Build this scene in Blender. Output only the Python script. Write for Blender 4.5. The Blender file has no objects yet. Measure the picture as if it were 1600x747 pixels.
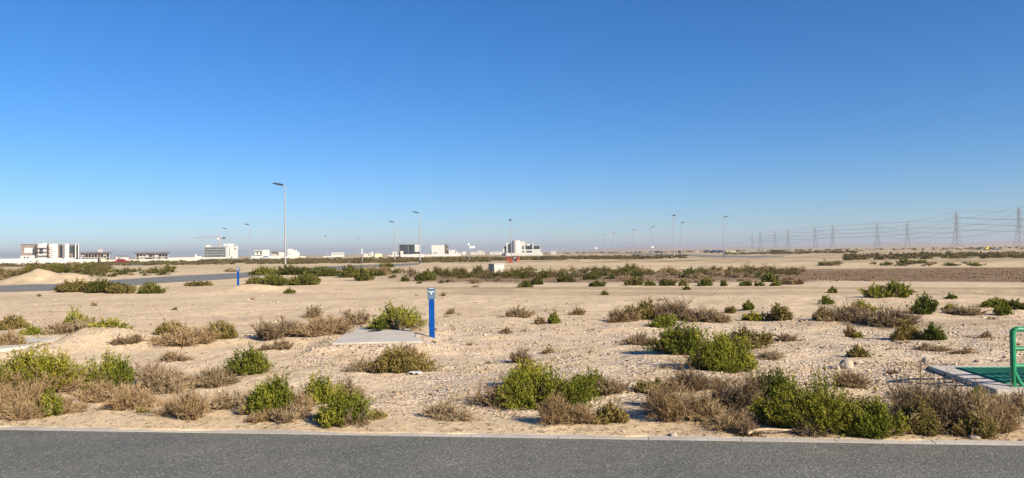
import bpy, math, random
import numpy as np
from mathutils import Matrix, Vector

random.seed(7)
RNG = np.random.default_rng(11)
scene = bpy.context.scene
COL = scene.collection

# ------------------------------------------------------------------ camera
F_PX, CX, CY = 1160.0, 800.0, 373.5          # focal length and centre in photo pixels
H = 2.1                                       # eye height
PITCH = math.atan(20.0 / F_PX)
ROLL = math.radians(0.82)
cp, sp = math.cos(PITCH), math.sin(PITCH)
cr, sr = math.cos(ROLL), math.sin(ROLL)
FWD = np.array([0, cp, sp])
R0, U0 = np.array([1.0, 0, 0]), np.array([0, -sp, cp])
RGT = cr * R0 - sr * U0
UPV = sr * R0 + cr * U0

cam_d = bpy.data.cameras.new("camera")
cam = bpy.data.objects.new("camera", cam_d)
COL.objects.link(cam)
cam_d.sensor_fit = 'HORIZONTAL'
cam_d.sensor_width = 36.0
cam_d.lens = F_PX / 1600.0 * 36.0
cam_d.clip_start = 0.1
cam_d.clip_end = 40000
m = Matrix.Identity(4)
for i in range(3):
    m[i][0], m[i][1], m[i][2] = RGT[i], UPV[i], -FWD[i]
m[2][3] = H
cam.matrix_world = m
scene.camera = cam

def ray(px, py):
    return FWD + (px - CX) / F_PX * RGT + (CY - py) / F_PX * UPV

def y_h(px):
    return 393.5 - 0.0143 * (px - 800)

def project(X, Y, Z):
    dz = Z - H
    a = X * RGT[0] + Y * RGT[1] + dz * RGT[2]
    b = X * UPV[0] + Y * UPV[1] + dz * UPV[2]
    c = X * FWD[0] + Y * FWD[1] + dz * FWD[2]
    c = np.maximum(c, 0.05)
    return CX + F_PX * a / c, CY - F_PX * b / c

# ------------------------------------------------------------------ terrain
def _hash(ix, iy, s):
    n = (ix * 374761393 + iy * 668265263 + s * 1274126177) & 0xffffffff
    n = ((n ^ (n >> 13)) * 1274126177) & 0xffffffff
    n = n ^ (n >> 16)
    return n / 4294967295.0

def vnoise(x, y, f, s=0):
    x = np.asarray(x, dtype=np.float64) * f + 1000.0
    y = np.asarray(y, dtype=np.float64) * f + 1000.0
    ix = np.floor(x).astype(np.int64); iy = np.floor(y).astype(np.int64)
    fx = x - ix; fy = y - iy
    fx = fx * fx * (3 - 2 * fx); fy = fy * fy * (3 - 2 * fy)
    a = _hash(ix, iy, s); b = _hash(ix + 1, iy, s)
    c = _hash(ix, iy + 1, s); d = _hash(ix + 1, iy + 1, s)
    return (a * (1 - fx) + b * fx) * (1 - fy) + (c * (1 - fx) + d * fx) * fy - 0.5

def sstep(a, b, x):
    t = np.clip((x - a) / (b - a), 0, 1)
    return t * t * (3 - 2 * t)

def flat_hit(px, py, z=0.0):
    r = ray(px, py)
    t = (z - H) / r[2]
    return np.array([r[0] * t, r[1] * t, z])

KA = flat_hit(0, 667); KB = flat_hit(1600, 691)
kd = (KB - KA)[:2]; kd = kd / np.linalg.norm(kd)       # along the kerb
kn = np.array([-kd[1], kd[0]])                          # away from the camera
def kerb_dist(x, y):
    return (x - KA[0]) * kn[0] + (y - KA[1]) * kn[1]

MOUNDS = []
def mound(px, py, a, rx, ry, rot=0.0, power=1.0):
    p = flat_hit(px, py)
    MOUNDS.append((p[0], p[1], a, rx, ry, rot, power))
mound(596, 524, .20, 2.1, 2.6)
mound(520, 536, .12, 1.8, 1.2)
mound(175, 542, .26, 2.6, 1.1)
mound(40, 545, .18, 2.4, 1.3)
mound(400, 456, .42, 2.0, 0.9)
mound(330, 461, .18, 2.4, 0.9)
mound(68, 442, 1.12, 2.0, 1.8)
mound(112, 442, .75, 1.5, 1.6)
mound(35, 442, .45, 2.0, 1.6)
mound(1480, 590, .10, 2.0, 1.2)
mound(950, 600, .08, 2.5, 1.5)

FLATS = []
def flat_pad(px_pts, zslab, z):
    P = [flat_hit(a, b, zslab)[:2] for a, b in px_pts]
    c = np.mean(P, axis=0)
    r = max(np.linalg.norm(p - c) for p in P)
    FLATS.append((np.array(P), c, z))
def poly_dist(P, x, y):
    # outside distance to a convex polygon (negative inside)
    d = np.full(np.shape(x), -1e9); n = len(P)
    ar = sum(P[i][0] * P[(i + 1) % n][1] - P[(i + 1) % n][0] * P[i][1] for i in range(n))
    for i in range(n):
        a = P[i]; b = P[(i + 1) % n]; e = (b - a) / np.linalg.norm(b - a)
        nrm = np.array([e[1], -e[0]]) * (1 if ar > 0 else -1)
        d = np.maximum(d, (x - a[0]) * nrm[0] + (y - a[1]) * nrm[1])
    return d
S1 = [(518, 536), (660, 533), (638, 511.5), (551, 512.5)]; Z1 = .26
S2 = [(1449, 571), (1558, 609), (1870, 608), (1720, 572)]; Z2 = .20
S3 = [(-30, 549), (38, 541), (93, 527), (50, 527.5), (-60, 537)]; Z3 = .20
flat_pad(S1, Z1, .225); flat_pad(S2, Z2, .135); flat_pad(S3, Z3, .14)

def terrain(x, y):
    x = np.asarray(x, dtype=np.float64); y = np.asarray(y, dtype=np.float64)
    kdist = kerb_dist(x, y)
    near = sstep(0.05, 1.6, kdist)
    fade = 1 - sstep(26, 44, y)
    z = near * fade * (0.16 * vnoise(x, y, .22, 1) + 0.09 * vnoise(x, y, .6, 2)
                       + 0.045 * vnoise(x, y, 1.7, 3) + 0.02 * vnoise(x, y, 4.5, 4)
                       + 0.012 * vnoise(x, y, 9.0, 5))
    z = z + sstep(0.02, .5, kdist) * .02 * (1 + vnoise(x, y, 2.2, 8))
    for (mx, my, a, rx, ry, rot, pw) in MOUNDS:
        q = ((x - mx) / rx) ** 2 + ((y - my) / ry) ** 2
        z = z + a * np.exp(-q) * (1 + .25 * vnoise(x, y, 1.3, 6))
    for (P, c, zf) in FLATS:
        dd = poly_dist(P, x, y) + .12 * vnoise(x, y, 2.0, 14)
        wgt = 1 - sstep(.05, .75, dd)
        z = z * (1 - wgt) + (zf + .02 * vnoise(x, y, 5, 15)) * wgt
    th = -.035 + .13 * vnoise(x, y, .7, 16) + .07 * vnoise(x, y, 3.1, 17) + .03 * vnoise(x, y, 9.0, 18)
    spill = -.06 + .082 * sstep(th - .03, th + .03, kdist)
    z = np.where(kdist < 0.0, np.minimum(spill, .022), z)
    return z

def ground(px, py):
    z = 0.0
    for _ in range(8):
        p = flat_hit(px, py, z)
        z = .5 * z + .5 * float(terrain(p[0], p[1]))
    return np.array([p[0], p[1], float(terrain(p[0], p[1]))])

# ------------------------------------------------------------------ helpers
def tag(o, label=None, cat=None, group=None, kind=None):
    if label: o['label'] = label
    if cat: o['category'] = cat
    if group: o['group'] = group
    if kind: o['kind'] = kind
    return o

def link(name, mesh, mat=None, parent=None):
    o = bpy.data.objects.new(name, mesh)
    COL.objects.link(o)
    if mat is not None:
        mesh.materials.clear(); mesh.materials.append(mat)
    if parent is not None:
        o.parent = parent
    return o

def empty(name, loc, rz=0.0, label=None, cat=None, group=None):
    o = bpy.data.objects.new(name, None)
    o.empty_display_size = .2
    COL.objects.link(o)
    o.location = tuple(float(v) for v in loc)
    o.rotation_euler = (0, 0, rz)
    return tag(o, label, cat, group)

def np_mesh(name, V, Fq, tint=None, smooth=False):
    me = bpy.data.meshes.new(name)
    V = np.asarray(V, dtype=np.float32); Fq = np.asarray(Fq, dtype=np.int32)
    k = Fq.shape[1]
    me.vertices.add(len(V)); me.vertices.foreach_set('co', V.ravel())
    me.loops.add(Fq.size); me.loops.foreach_set('vertex_index', Fq.ravel())
    me.polygons.add(len(Fq))
    me.polygons.foreach_set('loop_start', np.arange(len(Fq), dtype=np.int32) * k)
    me.polygons.foreach_set('loop_total', np.full(len(Fq), k, dtype=np.int32))
    if smooth:
        me.polygons.foreach_set('use_smooth', np.ones(len(Fq), dtype=bool))
    if tint is not None:
        a = me.attributes.new('tint', 'FLOAT', 'FACE')
        a.data.foreach_set('value', np.asarray(tint, dtype=np.float32))
    me.update(calc_edges=True)
    return me

class MB:
    def __init__(s):
        s.v = []; s.f = []
    def box(s, x0, x1, y0, y1, z0, z1):
        b = len(s.v)
        s.v += [(x0, y0, z0), (x1, y0, z0), (x1, y1, z0), (x0, y1, z0),
                (x0, y0, z1), (x1, y0, z1), (x1, y1, z1), (x0, y1, z1)]
        s.f += [tuple(b + i for i in q) for q in
                ((3, 2, 1, 0), (4, 5, 6, 7), (0, 1, 5, 4), (1, 2, 6, 5), (2, 3, 7, 6), (3, 0, 4, 7))]
        return s
    def tube(s, p0, p1, r0, r1=None, n=6, cap=True):
        r1 = r0 if r1 is None else r1
        p0 = Vector([float(c) for c in p0]); p1 = Vector([float(c) for c in p1])
        d = (p1 - p0)
        if d.length < 1e-6: return s
        d.normalize()
        a = d.orthogonal().normalized(); c = d.cross(a)
        b = len(s.v)
        for p, r in ((p0, r0), (p1, r1)):
            for i in range(n):
                t = 2 * math.pi * i / n + math.pi / n
                s.v.append(tuple(p + a * (r * math.cos(t)) + c * (r * math.sin(t))))
        for i in range(n):
            j = (i + 1) % n
            s.f.append((b + i, b + j, b + n + j, b + n + i))
        if cap:
            s.f.append(tuple(b + i for i in reversed(range(n))))
            s.f.append(tuple(b + n + i for i in range(n)))
        return s
    def prism(s, poly, z0, z1):
        n = len(poly); b = len(s.v)
        zs0 = z0 if isinstance(z0, (list, tuple)) else [z0] * n
        zs1 = z1 if isinstance(z1, (list, tuple)) else [z1] * n
        s.v += [(p[0], p[1], zs0[i]) for i, p in enumerate(poly)]
        s.v += [(p[0], p[1], zs1[i]) for i, p in enumerate(poly)]
        s.f.append(tuple(b + i for i in reversed(range(n))))
        s.f.append(tuple(b + n + i for i in range(n)))
        for i in range(n):
            j = (i + 1) % n
            s.f.append((b + i, b + j, b + n + j, b + n + i))
        return s
    def profile(s, pts, y0, y1):
        """side profile (x, z) pushed along y"""
        n = len(pts); b = len(s.v)
        s.v += [(p[0], y0, p[1]) for p in pts] + [(p[0], y1, p[1]) for p in pts]
        s.f.append(tuple(b + i for i in range(n)))
        s.f.append(tuple(b + n + i for i in reversed(range(n))))
        for i in range(n):
            j = (i + 1) % n
            s.f.append((b + j, b + i, b + n + i, b + n + j))
        return s
    def build(s, name, mat, parent=None, bevel=0.0):
        me = bpy.data.meshes.new(name)
        me.from_pydata([tuple(float(c) for c in v) for v in s.v], [], s.f)
        me.update()
        o = link(name, me, mat, parent)
        if bevel > 0:
            bm = o.modifiers.new('bevel', 'BEVEL'); bm.width = bevel; bm.segments = 2; bm.limit_method = 'ANGLE'
        return o

def dup(root, loc, rz=0.0, scale=None, label=None, cat=None, group=None):
    r = root.copy(); COL.objects.link(r)
    r.location = tuple(float(v) for v in loc); r.rotation_euler = (0, 0, rz)
    if scale is not None: r.scale = scale
    tag(r, label, cat, group)
    for ch in list(root.children):
        c = ch.copy(); COL.objects.link(c); c.parent = r
        for g in list(ch.children):
            d = g.copy(); COL.objects.link(d); d.parent = c
    return r

# ------------------------------------------------------------------ materials
def nodes_of(mat):
    mat.use_nodes = True
    return mat.node_tree, mat.node_tree.nodes, mat.node_tree.links

def plain(name, col, rough=.7, metal=0.0, var=.12, nscale=3.0, bump=0.0, spec=.4):
    mat = bpy.data.materials.new(name)
    t, N, L = nodes_of(mat)
    b = N['Principled BSDF']
    b.inputs['Roughness'].default_value = rough
    b.inputs['Metallic'].default_value = metal
    b.inputs['Specular IOR Level'].default_value = spec
    tc = N.new('ShaderNodeTexCoord')
    n1 = N.new('ShaderNodeTexNoise'); n1.inputs['Scale'].default_value = nscale; n1.inputs['Detail'].default_value = 6
    L.new(tc.outputs['Object'], n1.inputs['Vector'])
    r = N.new('ShaderNodeValToRGB')
    r.color_ramp.elements[0].position = .3; r.color_ramp.elements[1].position = .7
    c0 = [max(0, c * (1 - var)) for c in col]; c1 = [min(1, c * (1 + var)) for c in col]
    r.color_ramp.elements[0].color = (*c0, 1); r.color_ramp.elements[1].color = (*c1, 1)
    L.new(n1.outputs['Fac'], r.inputs['Fac']); L.new(r.outputs['Color'], b.inputs['Base Color'])
    if bump:
        bn = N.new('ShaderNodeBump'); bn.inputs['Strength'].default_value = bump; bn.inputs['Distance'].default_value = .02
        n2 = N.new('ShaderNodeTexNoise'); n2.inputs['Scale'].default_value = nscale * 12; n2.inputs['Detail'].default_value = 4
        L.new(tc.outputs['Object'], n2.inputs['Vector'])
        L.new(n2.outputs['Fac'], bn.inputs['Height']); L.new(bn.outputs['Normal'], b.inputs['Normal'])
    return mat

def leafmat(name, stops, trans=.25, jitter=.12):
    mat = bpy.data.materials.new(name)
    t, N, L = nodes_of(mat)
    N.clear()
    out = N.new('ShaderNodeOutputMaterial')
    at = N.new('ShaderNodeAttribute'); at.attribute_name = 'tint'
    oi = N.new('ShaderNodeObjectInfo')
    ma = N.new('ShaderNodeMath'); ma.operation = 'MULTIPLY_ADD'
    ma.inputs[1].default_value = jitter * 2; ma.inputs[2].default_value = -jitter
    L.new(oi.outputs['Random'], ma.inputs[0])
    ad = N.new('ShaderNodeMath'); ad.operation = 'ADD'; ad.use_clamp = True
    L.new(at.outputs['Fac'], ad.inputs[0]); L.new(ma.outputs[0], ad.inputs[1])
    r = N.new('ShaderNodeValToRGB')
    el = r.color_ramp.elements
    while len(el) < len(stops): el.new(.5)
    for e, (p, c) in zip(el, stops):
        e.position = p; e.color = (*c, 1)
    L.new(ad.outputs[0], r.inputs['Fac'])
    d = N.new('ShaderNodeBsdfDiffuse'); L.new(r.outputs['Color'], d.inputs['Color'])
    if trans > 0:
        tr = N.new('ShaderNodeBsdfTranslucent'); L.new(r.outputs['Color'], tr.inputs['Color'])
        mx = N.new('ShaderNodeMixShader'); mx.inputs[0].default_value = trans
        L.new(d.outputs[0], mx.inputs[1]); L.new(tr.outputs[0], mx.inputs[2])
        L.new(mx.outputs[0], out.inputs['Surface'])
    else:
        L.new(d.outputs[0], out.inputs['Surface'])
    return mat

M = {}
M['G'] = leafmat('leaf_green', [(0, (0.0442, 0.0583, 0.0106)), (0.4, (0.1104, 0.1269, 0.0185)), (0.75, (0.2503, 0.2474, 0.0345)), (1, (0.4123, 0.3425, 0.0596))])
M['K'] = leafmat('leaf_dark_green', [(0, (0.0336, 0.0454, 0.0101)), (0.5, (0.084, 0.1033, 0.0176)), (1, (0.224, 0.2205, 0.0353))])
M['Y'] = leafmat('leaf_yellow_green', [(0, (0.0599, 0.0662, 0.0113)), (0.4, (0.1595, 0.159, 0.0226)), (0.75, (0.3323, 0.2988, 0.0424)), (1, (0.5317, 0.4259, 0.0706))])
M['O'] = leafmat('leaf_olive', [(0, (0.075, 0.0625, 0.02)), (0.5, (0.1875, 0.15, 0.045)), (1, (0.3625, 0.275, 0.0938))])
M['F'] = leafmat('leaf_far_green', [(0, (.045, .046, .012)), (.45, (.115, .115, .024)), (.8, (.20, .19, .042)), (1, (.30, .26, .06))])
M['stem'] = leafmat('woody_stem', [(0, (.10, .075, .05)), (1, (.30, .23, .16))], trans=0)
M['D'] = leafmat('twig_tan', [(0, (.14, .088, .042)), (.5, (.31, .21, .11)), (1, (.50, .37, .21))], trans=.1)
M['R'] = leafmat('twig_grey_brown', [(0, (0.1016, 0.0674, 0.0379)), (0.5, (0.2575, 0.1826, 0.1068)), (1, (0.4879, 0.3792, 0.2256))], trans=.1)
M['white'] = plain('white_render', (.48, .465, .43), .85, var=.05, nscale=.15)
M['cream'] = plain('cream_render', (.50, .465, .39), .85, var=.05, nscale=.15)
M['yellowwall'] = plain('pale_yellow_render', (.66, .60, .36), .85, var=.05, nscale=.15)
M['block'] = plain('grey_blockwork', (.19, .155, .13), .9, var=.15, nscale=.6)
M['glass'] = plain('dark_glass', (.035, .045, .05), .15, var=.3, nscale=.3, spec=.6)
M['greenglass'] = plain('green_glass', (.06, .085, .08), .2, var=.35, nscale=.25, spec=.6)
M['darkslab'] = plain('dark_formwork', (.10, .075, .065), .9, var=.2, nscale=.5)
M['scaffold'] = plain('rusty_scaffold', (.10, .042, .03), .8)
M['concrete'] = plain('concrete', (.43, .39, .33), .9, var=.10, nscale=2.2, bump=.3)
M['rawconcrete'] = plain('raw_concrete', (.36, .33, .30), .9, var=.12, nscale=.4)
M['kerb'] = plain('kerb_concrete', (.38, .345, .30), .9, var=.14, nscale=1.6, bump=.3)
M['steel'] = plain('galvanised_steel', (.30, .30, .295), .55, metal=.1, var=.06)
M['pylon'] = plain('pylon_steel', (.22, .235, .22), .6, metal=.1)
M['cable'] = plain('aluminium_cable', (.11, .12, .135), .6)
M['lampblack'] = plain('dark_lamp_housing', (.035, .04, .05), .5)
M['basedark'] = plain('black_bitumen_coat', (.03, .03, .03), .8)
M['blue'] = plain('blue_painted_post', (.0, .054, .25), .75, var=.16, nscale=9, spec=.12)
M['plaque'] = plain('grey_blue_plaque', (.10, .15, .20), .5, var=.12, nscale=20)
M['plaquedark'] = plain('dark_blue_print', (.03, .045, .13), .5)
M['plaquewhite'] = plain('white_print', (.46, .49, .53), .5)
M['plaquemid'] = plain('blue_print', (.07, .16, .38), .5)
M['greenpaint'] = plain('green_paint', (.012, .20, .085), .4, var=.15, nscale=8)
M['greengrate'] = plain('green_grating', (.016, .155, .08), .6, var=.2, nscale=8)
M['iron'] = plain('cast_iron', (.022, .02, .019), .95, spec=.05, bump=.3, nscale=8)
M['orange'] = plain('orange_plastic', (.26, .065, .03), .6)
M['red'] = plain('red_car_paint', (.24, .012, .018), .3)
M['carblue'] = plain('dark_blue_paint', (.02, .033, .075), .3)
M['cardark'] = plain('charcoal_paint', (.05, .05, .06), .3)
M['carwhite'] = plain('white_paint', (.75, .75, .75), .3)
M['tyre'] = plain('tyre_rubber', (.02, .02, .02), .9)
M['yellow'] = plain('yellow_paint', (.62, .42, .03), .5)
M['crane'] = plain('crane_steel', (.42, .33, .27), .6)
M['sign'] = plain('white_sign_face', (.60, .60, .60), .5)
M['rock'] = plain('pale_limestone', (.42, .345, .265), .95, var=.25, nscale=9, bump=.8)
M['wood'] = plain('bleached_wood', (.40, .30, .20), .9, var=.2, nscale=14)
M['plastic'] = plain('white_plastic_film', (.55, .56, .58), .5)

def asphalt(name, col):
    mat = bpy.data.materials.new(name)
    t, N, L = nodes_of(mat)
    b = N['Principled BSDF']; b.inputs['Roughness'].default_value = .85
    b.inputs['Specular IOR Level'].default_value = .3
    tc = N.new('ShaderNodeTexCoord')
    v = N.new('ShaderNodeTexVoronoi'); v.inputs['Scale'].default_value = 60
    L.new(tc.outputs['Object'], v.inputs['Vector'])
    sep = N.new('ShaderNodeSeparateColor'); L.new(v.outputs['Color'], sep.inputs[0])
    r = N.new('ShaderNodeValToRGB'); el = r.color_ramp.elements
    el.new(.5); el.new(.9)
    for e, (p, k) in zip(el, [(0, .55), (.45, .9), (.93, 1.2), (1, 1.9)]):
        e.position = p; e.color = (col[0] * k, col[1] * k, col[2] * k, 1)
    L.new(sep.outputs[0], r.inputs['Fac'])
    n = N.new('ShaderNodeTexNoise'); n.inputs['Scale'].default_value = .9; n.inputs['Detail'].default_value = 7
    n.inputs['Roughness'].default_value = .65
    L.new(tc.outputs['Object'], n.inputs['Vector'])
    r2 = N.new('ShaderNodeValToRGB')
    r2.color_ramp.elements[0].position = .3; r2.color_ramp.elements[0].color = (.82, .82, .82, 1)
    r2.color_ramp.elements[1].position = .7; r2.color_ramp.elements[1].color = (1.18, 1.15, 1.08, 1)
    L.new(n.outputs['Fac'], r2.inputs['Fac'])
    mx = N.new('ShaderNodeMix'); mx.data_type = 'RGBA'; mx.blend_type = 'MULTIPLY'; mx.inputs[0].default_value = 1
    L.new(r.outputs['Color'], mx.inputs[6]); L.new(r2.outputs['Color'], mx.inputs[7])
    L.new(mx.outputs[2], b.inputs['Base Color'])
    bn = N.new('ShaderNodeBump'); bn.inputs['Strength'].default_value = .6; bn.inputs['Distance'].default_value = .006
    L.new(v.outputs['Distance'], bn.inputs['Height']); L.new(bn.outputs['Normal'], b.inputs['Normal'])
    return mat
M['asphalt'] = asphalt('road_asphalt', (.132, .131, .116))
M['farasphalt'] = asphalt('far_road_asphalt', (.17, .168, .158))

def ground_material():
    mat = bpy.data.materials.new('desert_ground')
    t, N, L = nodes_of(mat)
    b = N['Principled BSDF']; b.inputs['Roughness'].default_value = .95
    b.inputs['Specular IOR Level'].default_value = .15
    tc = N.new('ShaderNodeTexCoord')
    at = N.new('ShaderNodeAttribute'); at.attribute_name = 'zone'
    sep = N.new('ShaderNodeSeparateColor'); L.new(at.outputs['Color'], sep.inputs[0])
    def noise(s, d=8, ro=.6, dist=0):
        n = N.new('ShaderNodeTexNoise'); n.inputs['Scale'].default_value = s; n.inputs['Detail'].default_value = d
        n.inputs['Roughness'].default_value = ro
        n.inputs['Distortion'].default_value = dist
        L.new(tc.outputs['Object'], n.inputs['Vector']); return n
    def ramp(src, stops):
        r = N.new('ShaderNodeValToRGB'); el = r.color_ramp.elements
        while len(el) < len(stops): el.new(.5)
        for e, (p, c) in zip(el, stops):
            e.position = p; e.color = (*c, 1)
        L.new(src, r.inputs['Fac']); return r
    def mix(fac, a, c, mode='MIX'):
        mx = N.new('ShaderNodeMix'); mx.data_type = 'RGBA'; mx.blend_type = mode
        if isinstance(fac, float): mx.inputs[0].default_value = fac
        else: L.new(fac, mx.inputs[0])
        for idx, v in ((6, a), (7, c)):
            if isinstance(v, tuple): mx.inputs[idx].default_value = (*v, 1)
            else: L.new(v, mx.inputs[idx])
        return mx.outputs[2]
    def math_(op, a, c=None, clamp=False):
        n = N.new('ShaderNodeMath'); n.operation = op; n.use_clamp = clamp
        for i, v in enumerate((a, c)):
            if v is None: continue
            if isinstance(v, (int, float)): n.inputs[i].default_value = v
            else: L.new(v, n.inputs[i])
        return n.outputs[0]
    big = noise(.21, 9, .68)
    mid = noise(1.6, 8, .65)
    fine = noise(22, 5, .7)
    sand = ramp(big.outputs['Fac'], [(.32, (.42, .315, .197)), (.48, (.54, .415, .26)), (.66, (.62, .487, .314))]).outputs['Color']
    sandv = ramp(mid.outputs['Fac'], [(.32, (.78, .77, .76)), (.66, (1.12, 1.11, 1.10))]).outputs['Color']
    sand = mix(1.0, sand, sandv, 'MULTIPLY')
    finev = ramp(fine.outputs['Fac'], [(.3, (.86, .85, .84)), (.65, (1.06, 1.06, 1.06))]).outputs['Color']
    sand = mix(.8, sand, finev, 'MULTIPLY')
    # gravel: small stones of differing tone
    v1 = N.new('ShaderNodeTexVoronoi'); v1.inputs['Scale'].default_value = 16
    L.new(tc.outputs['Object'], v1.inputs['Vector'])
    s1 = N.new('ShaderNodeSeparateColor'); L.new(v1.outputs['Color'], s1.inputs[0])
    grav = ramp(s1.outputs[0], [(0, (.20, .155, .115)), (.14, (.33, .255, .185)), (.3, (.47, .365, .26)), (.75, (.54, .43, .315)), (1, (.64, .54, .42))]).outputs['Color']
    gfac = math_('MULTIPLY', sep.outputs[1], ramp(noise(1.1, 6, .7).outputs['Fac'], [(.35, (0, 0, 0)), (.6, (1, 1, 1))]).outputs['Color'])
    base = mix(gfac, sand, grav)
    # brown soil
    soil = ramp(noise(5.5, 8, .75).outputs['Fac'], [(.3, (.07, .045, .027)), (.5, (.165, .103, .056)), (.68, (.275, .18, .105))]).outputs['Color']
    sfac = math_('MULTIPLY', sep.outputs[0], ramp(noise(.8, 8, .7).outputs['Fac'], [(.2, (.55, .55, .55)), (.55, (1, 1, 1))]).outputs['Color'], True)
    base = mix(sfac, base, soil)
    # scrubby tint far away
    scr = ramp(noise(.055, 9, .72).outputs['Fac'], [(.35, (.16, .13, .055)), (.5, (.25, .19, .10)), (.62, (.45, .35, .235))]).outputs['Color']
    base = mix(math_('MULTIPLY', sep.outputs[2], ramp(noise(.09, 9, .75).outputs['Fac'], [(.42, (0, 0, 0)), (.55, (1, 1, 1))]).outputs['Color']), base, scr)
    L.new(base, b.inputs['Base Color'])
    h = math_('ADD', math_('MULTIPLY', mid.outputs['Fac'], 1.2), math_('MULTIPLY', fine.outputs['Fac'], .25))
    vinv = math_('MULTIPLY', math_('SUBTRACT', .5, v1.outputs['Distance']), math_('MULTIPLY', gfac, .9))
    h = math_('ADD', h, vinv)
    bn = N.new('ShaderNodeBump'); bn.inputs['Strength'].default_value = .8; bn.inputs['Distance'].default_value = .05
    L.new(h, bn.inputs['Height']); L.new(bn.outputs['Normal'], b.inputs['Normal'])
    return mat
M['ground'] = ground_material()

# ------------------------------------------------------------------ ground sheet
def band(py, top, bot, soft=1.0):
    return sstep(top - soft, top + soft, py) * (1 - sstep(bot - soft, bot + soft, py))

def zones(X, Y, Z):
    """soil, gravel and scrub zones of the plain"""
    px, py = project(X, Y, np.zeros_like(Y))
    front = Y > 3
    wob = 3.0 * vnoise(X, Y, .12, 21)
    # turned brown soil on the right, thinning out towards the middle
    soil = sstep(1110, 1260, px) * band(py + wob * .5, 419.5 - .006 * (px - 1400), 440 + .008 * (px - 1400), 1.2)
    soil = np.maximum(soil, .92 * sstep(560, 700, px) * (1 - sstep(1250, 1330, px)) * band(py + wob, 427, 441, 2.5))
    soil = np.maximum(soil, .50 * sstep(540, 640, px) * band(py + wob * .4, 449, 453.5, 1.2))
    soil = np.maximum(soil, .35 * sstep(640, 760, px) * band(py + wob * .4, 455, 462, 1.5))
    soil = np.maximum(soil, .35 * band(py + wob, 505, 512, 3) * sstep(1150, 1300, px))
    for (yy, off, amp) in ((33.0, 0.0, .34), (34.6, 0.0, .34), (24.2, 2.0, .22), (25.7, 2.0, .22)):   # old wheel tracks
        c_ = yy + .9 * np.sin(X * .09 + off) + .035 * X
        soil = np.maximum(soil, amp * np.exp(-((Y - c_) / .16) ** 2) * (.5 + vnoise(X, Y, .25, 23) + .5 * vnoise(X, Y, 1.1, 24)))
    grav = sstep(480, 520, py) * (1 - sstep(640, 668, py)) * sstep(380, 520, px)
    grav = np.maximum(grav, .9 * sstep(560, 700, px) * band(py, 425, 447, 3))
    grav = np.maximum(grav, .55 * sstep(470, 500, py) * (1 - sstep(600, 640, py)))
    grav = np.maximum(grav, .45 * band(py, 458, 500, 6))
    scr = (1 - sstep(408, 414, py + wob))
    scr = np.maximum(scr, .4 * band(py, 414, 424, 3))
    for a in (soil, grav, scr):
        a[~front] = 0
    return soil, grav, scr

def make_ground():
    ys = list(np.linspace(-60, 5.5, 24))
    y = 6.0
    while y < 46:
        ys.append(y); y *= 1.0042
    while y < 9000:
        ys.append(y); y *= 1.022
    ys = np.array(ys); nc = 620
    u = np.linspace(-1, 1, nc)
    half = 9 + np.maximum(ys, 0) * 1.0 + np.maximum(-ys, 0) * .5
    half = np.where(ys < 0, 9 + 40, half) if False else half
    X = u[None, :] * half[:, None]
    Y = np.repeat(ys[:, None], nc, 1)
    Z = terrain(X, Y)
    V = np.stack([X, Y, Z], -1).reshape(-1, 3)
    nr = len(ys)
    i = np.arange(nr - 1)[:, None] * nc + np.arange(nc - 1)[None, :]
    Fq = np.stack([i, i + 1, i + nc + 1, i + nc], -1).reshape(-1, 4)
    me = np_mesh('ground', V, Fq, smooth=True)
    s, g, c = zones(X, Y, Z)
    a = me.attributes.new('zone', 'FLOAT_COLOR', 'POINT')
    a.data.foreach_set('color', np.stack([s, g, c, np.ones_like(s)], -1).astype(np.float32).ravel())
    o = link('ground', me, M['ground'])
    tag(o, 'pale sandy desert plain with gravel and brown soil strips', 'ground', kind='structure')
make_ground()

# near road and kerb
def make_road():
    b = MB()
    c = KA[:2]
    def pt(s, n): return (c[0] + kd[0] * s + kn[0] * n, c[1] + kd[1] * s + kn[1] * n)
    b.prism([pt(-90, -13), pt(110, -13), pt(110, -.13), pt(-90, -.13)], -.055, -.004)
    o = b.build('road', M['asphalt']); tag(o, 'grey asphalt road along the bottom of the picture', 'road', kind='structure')
    k = MB(); s = -60.0
    while s < 80:
        j = .004 * random.uniform(-1, 1)
        k.prism([pt(s + .004, -.126 + j), pt(s + .996, -.126 + j), pt(s + .996, .002 + j), pt(s + .004, .002 + j)], -.05, .006 + .004 * random.random())
        s += 1.0
    o = k.build('kerb', M['kerb']); tag(o, 'flush pale concrete kerb between road and sand', 'kerb', kind='structure')
make_road()

def strip(name, rows, mat, label, z=.035):
    pts = []
    for px, t, bt in rows:
        pts.append((flat_hit(px, t), flat_hit(px, bt)))
    V = []; Fq = []
    for a, c in pts:
        V += [(a[0], a[1], z), (c[0], c[1], z)]
    for i in range(len(pts) - 1):
        Fq.append((2 * i + 1, 2 * i + 3, 2 * i + 2, 2 * i))
    o = link(name, np_mesh(name, V, Fq), mat)
    return tag(o, label, 'road', kind='structure')
strip('far_road', [(-500, 461, 474), (-100, 450.5, 459.5), (0, 447, 456.5), (60, 444.5, 455.5), (130, 441, 452), (200, 436.5, 447), (260, 432.5, 442), (320, 429.5, 439), (370, 427, 435.5), (440, 421.5, 428.5), (540, 415.2, 419.8), (620, 412.2, 416.2), (655, 411.2, 414)],
      M['farasphalt'], 'grey asphalt road curving through the scrub at the left')
strip('far_road', [(190, 414.2, 415.6), (262, 411.6, 413), (330, 410, 411.4), (420, 408.6, 409.8)], M['farasphalt'], 'narrow strip of distant asphalt road before the glass office block')
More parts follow.
